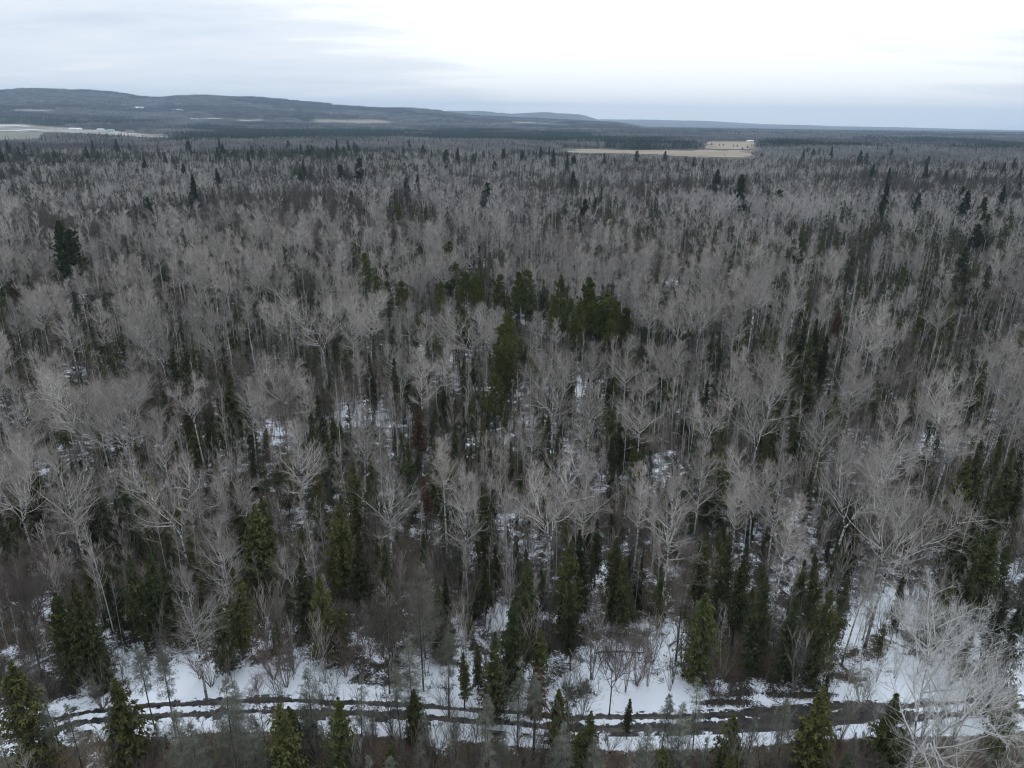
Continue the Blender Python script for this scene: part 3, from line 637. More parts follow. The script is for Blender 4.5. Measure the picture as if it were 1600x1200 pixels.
for i, (w, H, W, mt, bs, fu, tp) in enumerate([('narrow dark spruce', 11, 2.3, 'spruce', .06, 1, .8), ('pointed dark green spruce', 13, 3.4, 'spruce', .08, 1.1, .85), ('thin ragged spruce', 10, 1.6, 'spruce', .2, .75, .6), ('spire shaped dark spruce', 14.5, 2.5, 'spruce', .2, .9, .7)]):
    proto('spruce_tree', w, H, lambda l, i=i, H=H, W=W, mt=mt, bs=bs, fu=fu, tp=tp: conifer(400 + i, H, W, l, mt, bs, fu, -.25, tp))
for i, (w, H, W, bs, fu, tp) in enumerate([('full olive green fir', 10, 4.2, .03, 1.1, .85), ('bushy yellow green fir', 8, 3.4, .03, 1.3, .9), ('tall olive fir', 13, 4.2, .10, .95, .75), ('gappy slender olive fir', 11, 3.0, .15, .75, .65)]):
    proto('fir_tree', w, H, lambda l, i=i, H=H, W=W, bs=bs, fu=fu, tp=tp: conifer(450 + i, H, W, l, 'fir', bs, fu, -.1, tp))
for i, (w, H, W, mt, bs, ro) in enumerate([('dark layered pine', 23, 8, 'pine', .28, .4), ('dark open crowned pine', 21, 7.5, 'pine', .38, .8), ('tall tapering pine', 25, 7, 'pine', .2, .1)]):
    proto('pine_tree', w, H, lambda l, i=i, H=H, W=W, mt=mt, bs=bs, ro=ro: pine(500 + i, H, W, l, mt, bs, ro))
for i, (w, H, W, bs, ro) in enumerate([('yellow green round topped pine', 15, 5, .35, .9), ('yellow green tall pine', 17, 5.5, .3, .5)]):
    proto('yellow_pine', w, H, lambda l, i=i, H=H, W=W, bs=bs, ro=ro: pine(520 + i, H, W, l, 'jack', bs, ro))
for i, (w, H, W, d_, b_) in enumerate([('thin grey bare tamarack', 11, 2.2, .8, .3), ('lichen grey bushy tamarack', 9, 3.6, 1.6, .15), ('wispy grey tamarack with feathery top', 10, 2.6, 1.0, .5)]):
    proto('tamarack_tree', w, H, lambda l, i=i, H=H, W=W, d_=d_, b_=b_: tamarack(600 + i, H, W, l, 'lichen', d_, b_), (0, 1))
proto('rusty_conifer', 'dead rust orange conifer', 11, lambda l: conifer(650, 11, 2.0, l, 'rust', .45, .9, -.2, .7), (0, 1))
for i, (w, H, W, mt) in enumerate([('reddish fan shaped bare shrub', 4.5, 4.5, 'red_twig'), ('grey brown bare shrub', 3.6, 3.8, 'brush'), ('pale grey thin stemmed shrub', 5.5, 4, 'lichen')]):
    proto('bare_shrub', w, H, lambda l, i=i, H=H, W=W, mt=mt: shrub(700 + i, H, W, mt, 12, 0), (0,))
for i, (H, W, mt) in enumerate([(5, 3.0, 'brush'), (6.5, 3.0, 'brush'), (4, 3, 'brown_twig'), (8.5, 2.6, 'brush'), (7, 2.0, 'twig')]):
    proto('undergrowth', 'brush', H, lambda l, i=i, H=H, W=W, mt=mt: shrub(750 + i, H, W, mt, 7, 1), (1,))
# far patches of woodland, 80 m square, each a mesh of some 200 tree crowns
def patch(seed, pc, mats, hard_h=15, con_h=15):
    rs = np.random.RandomState(seed); g = Geo(); S = 80.0; n = 15
    gx, gy = np.meshgrid(np.arange(n), np.arange(n)); x = ((gx + rs.uniform(0, 1, gx.shape)) / n - .5).ravel() * S; y = ((gy + rs.uniform(0, 1, gx.shape)) / n - .5).ravel() * S
    con = rs.uniform(0, 1, len(x)) < pc
    for isc in (0, 1):
        X, Y = x[con == isc], y[con == isc]
        if not len(X): continue
        if isc:
            H = con_h * rs.uniform(.5, 1.2, len(X)) * (1 + .3 * (rs.uniform(0, 1, len(X)) > .9)); k = 26
            t = rs.uniform(0, 1, (len(X), k)) ** .8; ph = rs.uniform(0, 6.28, t.shape); zc = H[:, None] * (.15 + .8 * t); rr = 2.6 * (1 - t) ** .7
            base = np.stack([X[:, None] + 0 * t, Y[:, None] + 0 * t, zc + .6], -1); tip = base + np.stack([np.cos(ph) * rr, np.sin(ph) * rr, -.9 + 1.2 * t], -1)
            wv = np.stack([-np.sin(ph), np.cos(ph), 0 * ph], -1) * .55
            g.tris((base + [0, 0, .8]).reshape(-1, 3), (tip - wv).reshape(-1, 3), (tip + wv).reshape(-1, 3), 1)
            A = np.stack([X, Y, H * 1.08], 1); g.tris(np.stack([X - .5, Y, H * .75], 1), np.stack([X + .5, Y, H * .75], 1), A, 1); g.tris(np.stack([X, Y - .5, H * .75], 1), np.stack([X, Y + .5, H * .75], 1), A, 1)
        else:
            H = hard_h * rs.uniform(.65, 1.2, len(X)); k = 34
            ph = rs.uniform(0, 6.28, (len(X), k)); el = rs.uniform(0, 1, ph.shape); sp = 2.9 * np.sqrt(el)
            b = np.stack([X[:, None] + np.cos(ph) * sp * .35, Y[:, None] + np.sin(ph) * sp * .35, H[:, None] * rs.uniform(.42, .7, ph.shape)], -1)
            tp = np.stack([X[:, None] + np.cos(ph) * sp, Y[:, None] + np.sin(ph) * sp, H[:, None] * (1 - .3 * el * rs.uniform(.5, 1.2, ph.shape))], -1)
            wv = nz(rs.normal(0, 1, b.shape) * [1, 1, .1]) * .09
            g.tris((b - wv).reshape(-1, 3), (b + wv).reshape(-1, 3), tp.reshape(-1, 3), 0); g.tris((tp - wv * 1.6).reshape(-1, 3), (tp + wv * 1.6).reshape(-1, 3), b.reshape(-1, 3), 0)
            A = np.stack([X, Y, 0 * X], 1); g.prisms(A, A + np.stack([0 * X, 0 * X, H * .7], 1), .12, .07, 3, 2)
    me = g.mesh('woodland_patch', [M[q] for q in mats])
    return me
M['far_hard'] = var_mat('far_hardwood', (.17, .16, .155), (.30, .285, .28), .02, .25, hue=.02)
M['far_dusk'] = var_mat('far_dusky_hardwood', (.11, .095, .10), (.18, .16, .165), .02, .2, hue=.02)
M['far_con'] = var_mat('far_conifer', (.020, .032, .020), (.045, .062, .036), .03, .3, hue=.02)
PATCHES = [patch(1, .04, ('far_hard', 'far_con', 'limb')), patch(2, .12, ('far_hard', 'far_con', 'limb')), patch(3, .10, ('far_dusk', 'far_con', 'twig')), patch(4, .92, ('far_hard', 'far_con', 'limb'), 14, 16), patch(5, .55, ('far_dusk', 'far_con', 'twig')), patch(6, .35, ('far_hard', 'far_con', 'limb'))]

# ------------------------------------------------------------------ where every tree stands
KINDS = ['bare_aspen', 'bare_hardwood', 'young_aspen', 'spruce_tree', 'fir_tree', 'pine_tree', 'yellow_pine', 'tamarack_tree', 'rusty_conifer', 'bare_shrub', 'undergrowth']
T = []      # (kind, variant, x, y, scale, rot, tiltx, tilty, fixed)
def put(kind, var, u, v, h, tilt=(0, 0), rot=None):     # a tree whose top is seen at (u, v), of height h
    p = PROTO[kind][var]; x, y = at(u, v, h)
    T.append((kind, var, x, y, h / p['H'], rng.uniform(0, 6.28) if rot is None else rot, R(tilt[0]), R(tilt[1]), 1))
HAND = []
def A(u, v, h, var, tilt=(0, 0), kind='bare_aspen'): put(kind, var, u, v, h, tilt)
# mature aspens read off the photograph, near to far (top of crown)
for a in [(1478, 985, 19.5, 10), (290, 893, 15.5, 0), (95, 705, 19, 0, (0, -3)), (335, 808, 17, 5), (275, 718, 18.5, 1), (190, 598, 20, 3, (0, -3)), (118, 585, 20, 1, (0, -8)), (300, 588, 18, 6, (0, -3)), (385, 590, 16, 5), (327, 492, 18, 0),
          (600, 720, 18, 0), (727, 738, 17, 5), (695, 690, 18, 4), (857, 735, 18.5, 1), (922, 720, 18, 0), (1000, 722, 18, 2), (1052, 748, 19, 0), (805, 738, 17, 6), (870, 560, 20, 3), (1010, 592, 19, 0), (925, 600, 18, 5), (1110, 618, 18, 6), (1100, 690, 17, 5),
          (1190, 610, 19, 1), (1290, 628, 18, 0), (1322, 700, 20, 1, (0, 5)), (1235, 772, 19, 2, (0, 3)), (1410, 640, 20, 0), (1405, 765, 20, 3, (0, 6)), (830, 645, 17, 4), (1160, 740, 17, 2), (1490, 640, 19, 6, (0, 5)), (1560, 600, 19, 2, (0, 6)), (15, 700, 18, 3), (20, 590, 18, 0),
          (60, 462, 18, 1), (100, 478, 18, 0), (150, 470, 17, 5), (215, 480, 18, 3), (250, 498, 18, 1), (300, 462, 17, 5), (385, 455, 19, 2), (430, 462, 19, 6), (450, 430, 18, 0), (505, 470, 20, 1), (545, 470, 19, 0), (575, 462, 19, 3), (640, 467, 19, 2), (700, 472, 19, 0),
          (740, 480, 19, 1), (655, 545, 18, 5), (765, 472, 18, 6), (930, 535, 17, 5), (985, 530, 18, 0), (840, 485, 17, 5), (870, 500, 14, 4), (1060, 470, 18, 1), (1100, 460, 19, 3), (1020, 450, 19, 0), (1150, 560, 17, 0), (1210, 560, 17, 3), (1340, 560, 18, 0), (1400, 555, 17, 6),
          (1480, 590, 18, 1), (740, 345, 21, 4), (945, 300, 21, 2), (870, 305, 21, 2), (1010, 330, 20, 4), (350, 318, 19, 3), (330, 322, 19, 0), (155, 375, 18, 5), (560, 540, 16, 4), (120, 420, 19, 4), (690, 400, 18, 3), (205, 560, 18, 0), (150, 610, 18, 3), (245, 640, 17, 5), (500, 960, 0, 0)]:
    if a[2] == 0: continue
    A(*a)
put('bare_aspen', 2, 1350, 868, 14, (0, 6))
put('bare_aspen', 1, 448, 860, 10)
put('bare_hardwood', 1, 962, 978, 10.5); put('bare_hardwood', 0, 655, 900, 14); put('bare_hardwood', 1, 600, 930, 12); put('bare_hardwood', 2, 1075, 860, 14)
for k, (u, v, h, va, ki) in enumerate([
        (16, 1035, 12, 0, 'fir_tree'), (178, 1058, 10, 1, 'fir_tree'), (437, 1103, 9.5, 1, 'fir_tree'), (108, 905, 13, 1, 'spruce_tree'), (85, 925, 11, 2, 'fir_tree'), (135, 935, 11, 1, 'spruce_tree'), (1105, 925, 11, 0, 'fir_tree'), (1290, 1076, 10, 1, 'fir_tree'),
        (876, 1072, 7, 1, 'fir_tree'), (985, 1088, 5, 2, 'spruce_tree'), (1150, 1112, 8, 1, 'fir_tree'), (905, 1138, 6, 1, 'fir_tree'), (645, 1080, 6, 1, 'fir_tree'), (725, 1020, 7, 2, 'spruce_tree'), (1405, 1085, 10, 1, 'fir_tree'),
        (510, 680, 11, 1, 'spruce_tree'), (550, 722, 12, 2, 'fir_tree'), (525, 790, 13, 2, 'fir_tree'), (537, 800, 11, 0, 'fir_tree'), (405, 775, 12, 2, 'fir_tree'), (392, 790, 12, 0, 'fir_tree'), (360, 750, 12, 1, 'spruce_tree'), (640, 690, 12, 0, 'spruce_tree'),
        (910, 830, 12, 1, 'spruce_tree'), (890, 850, 12, 2, 'fir_tree'), (980, 870, 10, 1, 'spruce_tree'), (1140, 830, 13, 1, 'spruce_tree'), (1165, 850, 13, 3, 'spruce_tree'), (1195, 900, 12, 1, 'spruce_tree'), (1250, 930, 11, 1, 'spruce_tree'), (1290, 950, 10, 0, 'spruce_tree'), (1300, 920, 11, 2, 'fir_tree'),
        (1135, 695, 12, 0, 'fir_tree'), (1535, 688, 16, 3, 'spruce_tree'), (1515, 720, 15, 2, 'fir_tree'), (1570, 740, 14, 1, 'spruce_tree'), (1590, 700, 15, 3, 'spruce_tree'), (1500, 790, 12, 1, 'spruce_tree'), (1560, 830, 12, 2, 'fir_tree'), (230, 860, 12, 1, 'spruce_tree'), (200, 870, 12, 3, 'spruce_tree'), (255, 880, 11, 0, 'spruce_tree'),
        (360, 890, 11, 2, 'fir_tree'), (340, 930, 10, 1, 'spruce_tree'), (160, 850, 12, 0, 'spruce_tree'), (800, 940, 12, 1, 'spruce_tree'), (770, 990, 11, 1, 'spruce_tree'), (820, 900, 13, 3, 'spruce_tree'), (560, 830, 12, 1, 'spruce_tree'), (600, 850, 11, 0, 'spruce_tree'), (470, 870, 11, 1, 'spruce_tree'), (500, 900, 11, 2, 'fir_tree'), (1590, 950, 13, 1, 'spruce_tree'), (1575, 920, 12, 3, 'spruce_tree'),
        (617, 297, 14, 0, 'spruce_tree'), (658, 318, 13, 0, 'spruce_tree'), (666, 315, 14, 3, 'spruce_tree'), (635, 300, 12, 2, 'spruce_tree'),
        (570, 395, 16, 0, 'yellow_pine'), (605, 440, 13, 0, 'yellow_pine'), (590, 432, 12, 0, 'yellow_pine'), (628, 440, 13, 0, 'yellow_pine'), (703, 377, 21, 1, 'yellow_pine'), (725, 425, 14, 0, 'yellow_pine'), (742, 428, 14, 0, 'yellow_pine'), (690, 440, 13, 0, 'yellow_pine'), (780, 430, 15, 0, 'yellow_pine'), (822, 422, 17, 0, 'yellow_pine'),
        (875, 428, 17, 1, 'yellow_pine'), (868, 465, 14, 0, 'yellow_pine'), (892, 468, 14, 0, 'yellow_pine'), (905, 470, 15, 1, 'yellow_pine'), (925, 470, 14, 0, 'yellow_pine'), (940, 475, 13, 0, 'yellow_pine'), (965, 470, 15, 0, 'yellow_pine'), (978, 480, 13, 0, 'yellow_pine'), (955, 500, 12, 0, 'yellow_pine'), (900, 500, 12, 0, 'yellow_pine'), (880, 490, 12, 1, 'yellow_pine'),
        (795, 485, 17, 1, 'yellow_pine'), (783, 545, 13, 0, 'yellow_pine'), (775, 585, 12, 0, 'yellow_pine'), (790, 520, 14, 1, 'yellow_pine'), (800, 545, 13, 1, 'yellow_pine'), (622, 318, 13, 0, 'yellow_pine'),
        (1235, 520, 13, 0, 'spruce_tree'), (1258, 500, 15, 1, 'spruce_tree'), (1278, 497, 15, 3, 'spruce_tree'), (1240, 535, 13, 2, 'fir_tree'), (1270, 525, 13, 2, 'fir_tree'), (1225, 545, 12, 0, 'fir_tree'), (1290, 520, 13, 1, 'spruce_tree'),
        (1160, 272, 30, 0, 'pine_tree'), (1123, 264, 26, 0, 'pine_tree'), (92, 345, 25, 0, 'pine_tree'), (108, 360, 22, 1, 'pine_tree'), (1513, 385, 22, 0, 'pine_tree'), (1545, 334, 20, 2, 'pine_tree'), (1436, 300, 20, 0, 'pine_tree'), (1530, 350, 16, 1, 'pine_tree'), (1355, 240, 22, 1, 'pine_tree'), (1394, 234, 23, 1, 'pine_tree'), (1417, 231, 23, 2, 'pine_tree'),
        (1490, 224, 24, 1, 'pine_tree'), (1262, 231, 22, 0, 'pine_tree'), (1281, 231, 22, 2, 'pine_tree'), (995, 236, 22, 1, 'pine_tree'), (1040, 237, 20, 1, 'pine_tree'), (1085, 245, 18, 0, 'pine_tree'), (945, 240, 20, 2, 'pine_tree'), (815, 235, 20, 0, 'pine_tree'), (630, 228, 22, 2, 'pine_tree'), (150, 470, 14, 1, 'spruce_tree'),
        (240, 1012, 0, 0, ''), (217, 1005, 10, 2, 'tamarack_tree'), (250, 1010, 10.5, 2, 'tamarack_tree'), (272, 1110, 9, 1, 'tamarack_tree'), (812, 1022, 11, 0, 'tamarack_tree'), (838, 1050, 10, 2, 'tamarack_tree'), (838, 1042, 10, 0, 'rusty_conifer'), (1070, 1100, 9, 1, 'tamarack_tree'), (475, 1045, 10, 1, 'tamarack_tree'), (620, 1040, 9, 2, 'tamarack_tree'), (1045, 1085, 9, 2, 'tamarack_tree'), (880, 1125, 8, 1, 'tamarack_tree'), (300, 1130, 9, 1, 'tamarack_tree'), (1230, 1095, 9, 2, 'tamarack_tree'), (640, 1000, 10, 1, 'tamarack_tree'),
        (660, 880, 12, 1, 'tamarack_tree'), (700, 980, 11, 2, 'tamarack_tree'), (1010, 1130, 8, 1, 'tamarack_tree'), (1180, 1120, 9, 0, 'tamarack_tree'), (350, 1060, 11, 1, 'tamarack_tree'), (560, 1060, 10, 0, 'tamarack_tree'), (390, 1120, 9, 1, 'tamarack_tree'), (930, 1150, 7, 1, 'tamarack_tree'), (760, 1085, 9, 2, 'tamarack_tree'),
        (655, 636, 13, 0, 'rusty_conifer'), (664, 742, 10, 0, 'rusty_conifer'), (1312, 482, 13, 0, 'rusty_conifer'), (18, 435, 13, 0, 'rusty_conifer')]):
    if h: put(ki, va, u, v, h, (rng.uniform(-1.5, 1.5), rng.uniform(-1.5, 1.5)))
T[-1] = T[-1]
for (u, v, h, va) in [(420, 1000, 5, 0), (440, 1010, 5, 0), (560, 985, 5.5, 0), (535, 1000, 4.6, 0), (915, 1050, 5.5, 2), (890, 1040, 5, 2), (320, 1010, 5, 0), (700, 1070, 4.5, 2), (500, 1070, 4, 1), (150, 1060, 4, 1), (1240, 1100, 4, 1), (1360, 1060, 4.5, 2), (610, 1090, 5, 1), (780, 1060, 4.5, 1), (60, 1020, 5, 1), (1020, 1160, 4, 1),
                      (850, 1160, 4, 1), (540, 1150, 5, 1), (600, 1160, 4.5, 0), (670, 1150, 5, 1), (1110, 1160, 4, 0), (1200, 1165, 4, 1), (1330, 1150, 4.5, 0), (740, 1160, 5, 1), (320, 1150, 4.5, 1), (220, 1165, 4, 0), (1000, 1010, 5, 0), (1120, 1060, 3.5, 0), (30, 1000, 4, 0), (1500, 1010, 5, 2), (1560, 960, 5, 1)]:
    put('bare_shrub', va, u, v, h)
n_hand = len(T)

def forest_cells(r0, r1, step, half):
    xs = np.arange(-r1, r1, step); ys = np.arange(10, r1, step); X, Y = np.meshgrid(xs, ys)
    X = (X + rng.uniform(-.42, .42, X.shape) * step).ravel(); Y = (Y + rng.uniform(-.42, .42, Y.shape) * step).ravel()
    r = np.hypot(X, Y); a = np.arctan2(X, Y); k = (r > r0) & (r < r1) & (np.abs(a) < half); return X[k], Y[k]
CON_BLOBS = [(1280, 350, 70, 26, .9), (1200, 360, 60, 18, .7), (1330, 360, 40, 20, .8), (1430, 310, 120, 14, .7), (1570, 300, 60, 20, .8), (1420, 385, 40, 18, .7), (1500, 420, 60, 30, .7), (1130, 400, 40, 25, .5), (480, 222, 300, 11, .95), (90, 228, 180, 12, .95), (850, 226, 160, 8, .75), (1400, 232, 260, 6, .45), (300, 238, 200, 6, .4), (480, 250, 60, 12, .75), (560, 255, 60, 12, .75), (620, 250, 40, 14, .8), (690, 232, 60, 8, .5),
             (1250, 540, 60, 40, .85), (140, 500, 30, 40, .6), (30, 240, 60, 10, .5), (190, 225, 160, 8, .8), (700, 800, 400, 160, .50), (200, 900, 160, 90, .72), (1200, 940, 130, 80, .8), (900, 920, 120, 70, .72), (420, 820, 110, 90, .7), (1540, 850, 60, 120, .8), (560, 860, 60, 80, .6), (650, 700, 60, 60, .5),
             (800, 560, 60, 90, .35), (1000, 1160, 700, 40, .35), (420, 290, 120, 14, .35), (100, 330, 100, 20, .3), (820, 250, 60, 12, .5), (1060, 262, 90, 8, .45), (1180, 262, 90, 10, .4)]
POLE_BLOBS = [(1450, 480, 230, 110, .95), (1400, 400, 250, 60, .8), (1500, 360, 150, 40, .8), (1250, 420, 120, 30, .6), (1560, 600, 60, 120, .7), (620, 620, 250, 60, .5), (400, 640, 200, 50, .35), (1180, 480, 80, 40, .4), (700, 560, 300, 60, .4), (1130, 340, 120, 25, .5)]
DUSK_BLOBS = [(300, 290, 330, 22, .8), (1100, 262, 250, 10, .75), (880, 262, 100, 12, .8), (1450, 262, 200, 12, .8), (80, 300, 120, 40, .6), (150, 350, 120, 30, .5), (500, 285, 200, 14, .6), (1000, 420, 70, 30, .3)]
WID = {'bare_aspen': 7.5, 'bare_hardwood': 6.5, 'young_aspen': 2.2, 'spruce_tree': 2.8, 'fir_tree': 3.6, 'pine_tree': 7, 'yellow_pine': 5, 'tamarack_tree': 2.5, 'rusty_conifer': 2, 'bare_shrub': 4, 'undergrowth': 3}
_h = [t for t in T if t[0] != 'bare_shrub']
_hp = np.array([(t[2], t[3], PROTO[t[0]][t[1]]['H'] * t[4]) for t in _h])
_hd = np.sqrt(_hp[:, 0] ** 2 + _hp[:, 1] ** 2 + 40 ** 2)
_hu, _hv = project(np.stack([_hp[:, 0], _hp[:, 1], _hp[:, 2]], 1)); _hw = np.array([WID[t[0]] for t in _h]) * .5 * FPX / _hd; _hh = _hp[:, 2] * FPX / _hd
_hk = np.array([.62 if t[0] in ('spruce_tree', 'fir_tree', 'yellow_pine', 'pine_tree', 'rusty_conifer') else .48 for t in _h])
def hides_known_tree(kind, x, y, h):
    d = math.sqrt(x * x + y * y + 1600); uu, vv = project([[x, y, h]]); u1, v1 = uu[0], vv[0]; w = WID[kind] * .5 * FPX / d; b = v1 + h * FPX / d * .9
    return bool(np.any((d < _hd - 1) & (np.abs(u1 - _hu) < (_hw + w) * .72) & (v1 < _hv + _hk * _hh) & (b > _hv)))
YP = [(720, 440, 50, 40, .8), (580, 420, 40, 25, .5), (920, 480, 75, 42, .95), (840, 440, 45, 30, .5), (795, 540, 25, 60, .8)]
fx = np.array([t[2] for t in T]); fy = np.array([t[3] for t in T]); fk = [t[0] for t in T]
for (r0, r1, step) in ((24, 340, 3.35), (340, 1250, 4.9)):
    X, Y = forest_cells(r0, r1, step, R(43)); n = len(X)
    Hh = 15.0 if r1 < 400 else 23.0; z0 = height(X, Y)
    u, v = project(np.stack([X, Y, z0 + Hh], 1)); ub, vb = project(np.stack([X, Y, z0], 1)); um, vm = project(np.stack([X, Y, z0 + 7], 1))
    td, side = track_dist(X, Y)
    r = np.hypot(X, Y)
    keep = (td > 3.0)
    lim = field_sight(ub, X, Y, z0)
    sn = blobs(ub, vb, SNOW)
    pcon = np.maximum(.26 + .16 * (r < 140), blobs(u, v, CON_BLOBS)); pcon = np.maximum(.30 * (.2 + 1.5 * vnoise(X, Y, 16 if r1 < 400 else 45, 21)), blobs(u, v, [(b[0], b[1] + 8, b[2] * 1.15, b[3] * 1.45, b[4]) if 295 < b[1] < 560 else b for b in CON_BLOBS]) * (.75 + .5 * vnoise(X, Y, 16 if r1 < 400 else 45, 21)))
    ppole = np.maximum(.12, blobs(u, v, POLE_BLOBS)); pdusk = np.clip(np.maximum(.15, blobs(u, v, DUSK_BLOBS) * 1.15) + (vnoise(X, Y, 90, 55) - .5) * 1.0 + .28 * np.clip((r - 380) / 250, 0, 1), 0, .95)
    stand = vnoise(X, Y, 30, 31); ypb = blobs(u, v, YP); stand2 = vnoise(X, Y, 70, 61)
    w = rng.uniform(0, 1, n); q = rng.uniform(0, 1, n)
    dd = np.full(n, 99.0)
    if r1 < 400:
        big = np.array([k in ('bare_aspen',) for k in fk]); mid = ~big
        dd = np.sqrt(((X[:, None] - fx[None]) ** 2 + (Y[:, None] - fy[None]) ** 2)); dbig = dd[:, big].min(1); dmid = dd[:, mid].min(1)
    for i in range(n):
        if not keep[i]: continue
        near = r1 < 400
        open_ = sn[i] > .38 or (td[i] < 7 and side[i] > 0)
        if near and open_:
            if q[i] < .32: continue
            kind = 'undergrowth' if w[i] < .8 else 'young_aspen' if w[i] < .94 else 'bare_hardwood'
        elif near and side[i] < 0 and td[i] < 30:         # strip in front of the track
            kind = 'undergrowth' if w[i] < .30 else 'tamarack_tree' if w[i] < .56 else 'fir_tree' if w[i] < .66 else 'spruce_tree' if w[i] < .71 else 'bare_shrub' if w[i] < .84 else 'bare_hardwood' if w[i] < .92 else 'young_aspen'
        elif w[i] < pcon[i]:
            kind = 'spruce_tree' if q[i] < .74 else 'fir_tree'
            if q[i] > .992 and not near: kind = 'pine_tree'
            if near and dmid[i] < 1.2: kind = 'skip'
        elif w[i] < pcon[i] + (1 - pcon[i]) * ppole[i]:
            kind = 'young_aspen'
        elif near:
            # mature stems stand well apart, brush between them
            if q[i] < .23 + .10 * stand[i]: kind = 'bare_aspen' if rng.uniform() > pdusk[i] * .5 + .08 else 'bare_hardwood'
            elif q[i] < .55: kind = 'young_aspen'
            elif q[i] < .94: kind = 'undergrowth'
            else: kind = 'skip'
            if kind == 'bare_aspen' and dbig[i] < 4.5: kind = 'undergrowth'
            if kind in ('bare_aspen', 'bare_hardwood') and r[i] < 75: kind = 'young_aspen' if q[i] < .2 else 'undergrowth'
        else:
            kind = 'bare_hardwood' if rng.uniform() < pdusk[i] else 'bare_aspen'
            if q[i] > .70: kind = 'skip' if w[i] < .8 else 'spruce_tree'
        if kind in ('bare_aspen', 'bare_hardwood', 'young_aspen', 'spruce_tree', 'fir_tree') and ypb[i] > .3 and q[i] < ypb[i] * .8: kind = 'yellow_pine' if w[i] < .55 else 'skip'
        if kind == 'skip': continue
        va = rng.randint(len(PROTO[kind])) if kind != 'bare_aspen' else rng.randint(10); s = rng.uniform(.72, 1.12) * (.82 + .3 * stand2[i])
        if not near and kind == 'bare_aspen': va = (0, 1, 3, 5, 8, 0, 5, 3, 7, 1)[va]
        if not near and kind in ('bare_aspen', 'bare_hardwood'): s *= 1 - .28 * min(1, max(0, (r[i] - 380) / 500))
        if kind in ('spruce_tree', 'fir_tree'): s = rng.uniform(.5, 1.08) if near else rng.uniform(.85, 1.25) * (1.1 - .2 * min(1, r[i] / 1200))
        if kind == 'undergrowth': s = rng.uniform(.6, 1.2)
        if kind == 'tamarack_tree': s = rng.uniform(.6, .95)
        if side[i] < 0 and td[i] < 30 and kind != 'undergrowth': s = min(s, .60 if kind in ('bare_hardwood', 'young_aspen') else .85)
        if near and open_ and kind != 'undergrowth': s *= .6
        if kind in ('bare_shrub',): s = rng.uniform(.6, .95)
        hh_ = PROTO[kind][va]['H'] * s
        if hh_ > lim[i] and rng.uniform() > .004:
            if lim[i] < 5.5: continue
            s *= lim[i] / hh_ * rng.uniform(.8, 1)
        if kind not in ('undergrowth', 'bare_shrub') and hides_known_tree(kind, X[i], Y[i], PROTO[kind][va]['H'] * s):
            if not near: continue
            if w[i] < .35: kind = 'spruce_tree'; s = rng.uniform(.35, .55)
            else: kind = 'undergrowth'; s = rng.uniform(.6, 1.1)
            va = rng.randint(len(PROTO[kind]))
            if hides_known_tree(kind, X[i], Y[i], PROTO[kind][va]['H'] * s): continue
        T.append((kind, va, X[i], Y[i], s, rng.uniform(0, 6.28), rng.normal(0, .03), rng.normal(0, .03), 0))

X, Y = forest_cells(24, 230, 2.5, R(43)); td, side = track_dist(X, Y); ub, vb = project(np.stack([X, Y, height(X, Y)], 1)); sn = blobs(ub, vb, SNOW)
dn = vnoise(X, Y, 12, 77); w = rng.uniform(0, 1, len(X))
for i in range(len(X)):
    if td[i] < 2.8: continue
    if side[i] < 0 and td[i] < 30:
        k_ = ('undergrowth', 'tamarack_tree', 'fir_tree', 'spruce_tree', 'bare_shrub')[int(np.searchsorted([.62, .80, .88, .93], w[i]))]
        T.append((k_, rng.randint(len(PROTO[k_])), X[i], Y[i], rng.uniform(.35, .8) if k_ != 'undergrowth' else rng.uniform(.4, .8), rng.uniform(0, 6.28), rng.normal(0, .05), rng.normal(0, .05), 0)); continue
    if (sn[i] > .4 and w[i] > .2) or (td[i] < 8 and side[i] > 0 and w[i] > .62) or w[i] > .50 + .7 * dn[i]: continue
    if rng.uniform() < .24 and not sn[i] > .3: T.append(('spruce_tree' if rng.uniform() < .75 else 'fir_tree', (0, 2, 3, 2)[rng.randint(4)], X[i], Y[i], rng.uniform(.3, .75), rng.uniform(0, 6.28), rng.normal(0, .04), rng.normal(0, .04), 0)); continue
    if rng.uniform() < .42 and not (sn[i] > .4 or td[i] < 5): T.append(('young_aspen', rng.randint(6), X[i], Y[i], rng.uniform(.45, .85), rng.uniform(0, 6.28), rng.normal(0, .05), rng.normal(0, .05), 0)); continue
    T.append(('undergrowth', rng.randint(len(PROTO['undergrowth'])), X[i], Y[i], rng.uniform(.4, 1.05), rng.uniform(0, 6.28), rng.normal(0, .05), rng.normal(0, .05), 0))

# ------------------------------------------------------------------ labels
ONES = 'zero one two three four five six seven eight nine ten eleven twelve thirteen fourteen fifteen sixteen seventeen eighteen nineteen'.split()
TENS = 'x x twenty thirty forty fifty sixty seventy eighty ninety'.split()
def num(k):
    k = int(round(max(0, min(99, k)))); return ONES[k] if k < 20 else TENS[k // 10] + ('-' + ONES[k % 10] if k % 10 else '')
used = set()
def unique_label(words_, u, v, extra=('', 'taller ', 'shorter ', 'farther ', 'closer ')):
    for e_ in extra:
        s = f'{e_}{words_}, top {num(u / 16)} percent across and {num(v / 12)} percent down'
        if s not in used: used.add(s); return s
    return None
CAT = {'bare_aspen': 'aspen tree', 'bare_hardwood': 'bare tree', 'young_aspen': 'young aspen', 'spruce_tree': 'spruce', 'fir_tree': 'fir', 'pine_tree': 'pine', 'yellow_pine': 'pine', 'tamarack_tree': 'tamarack', 'rusty_conifer': 'dead conifer', 'bare_shrub': 'shrub'}
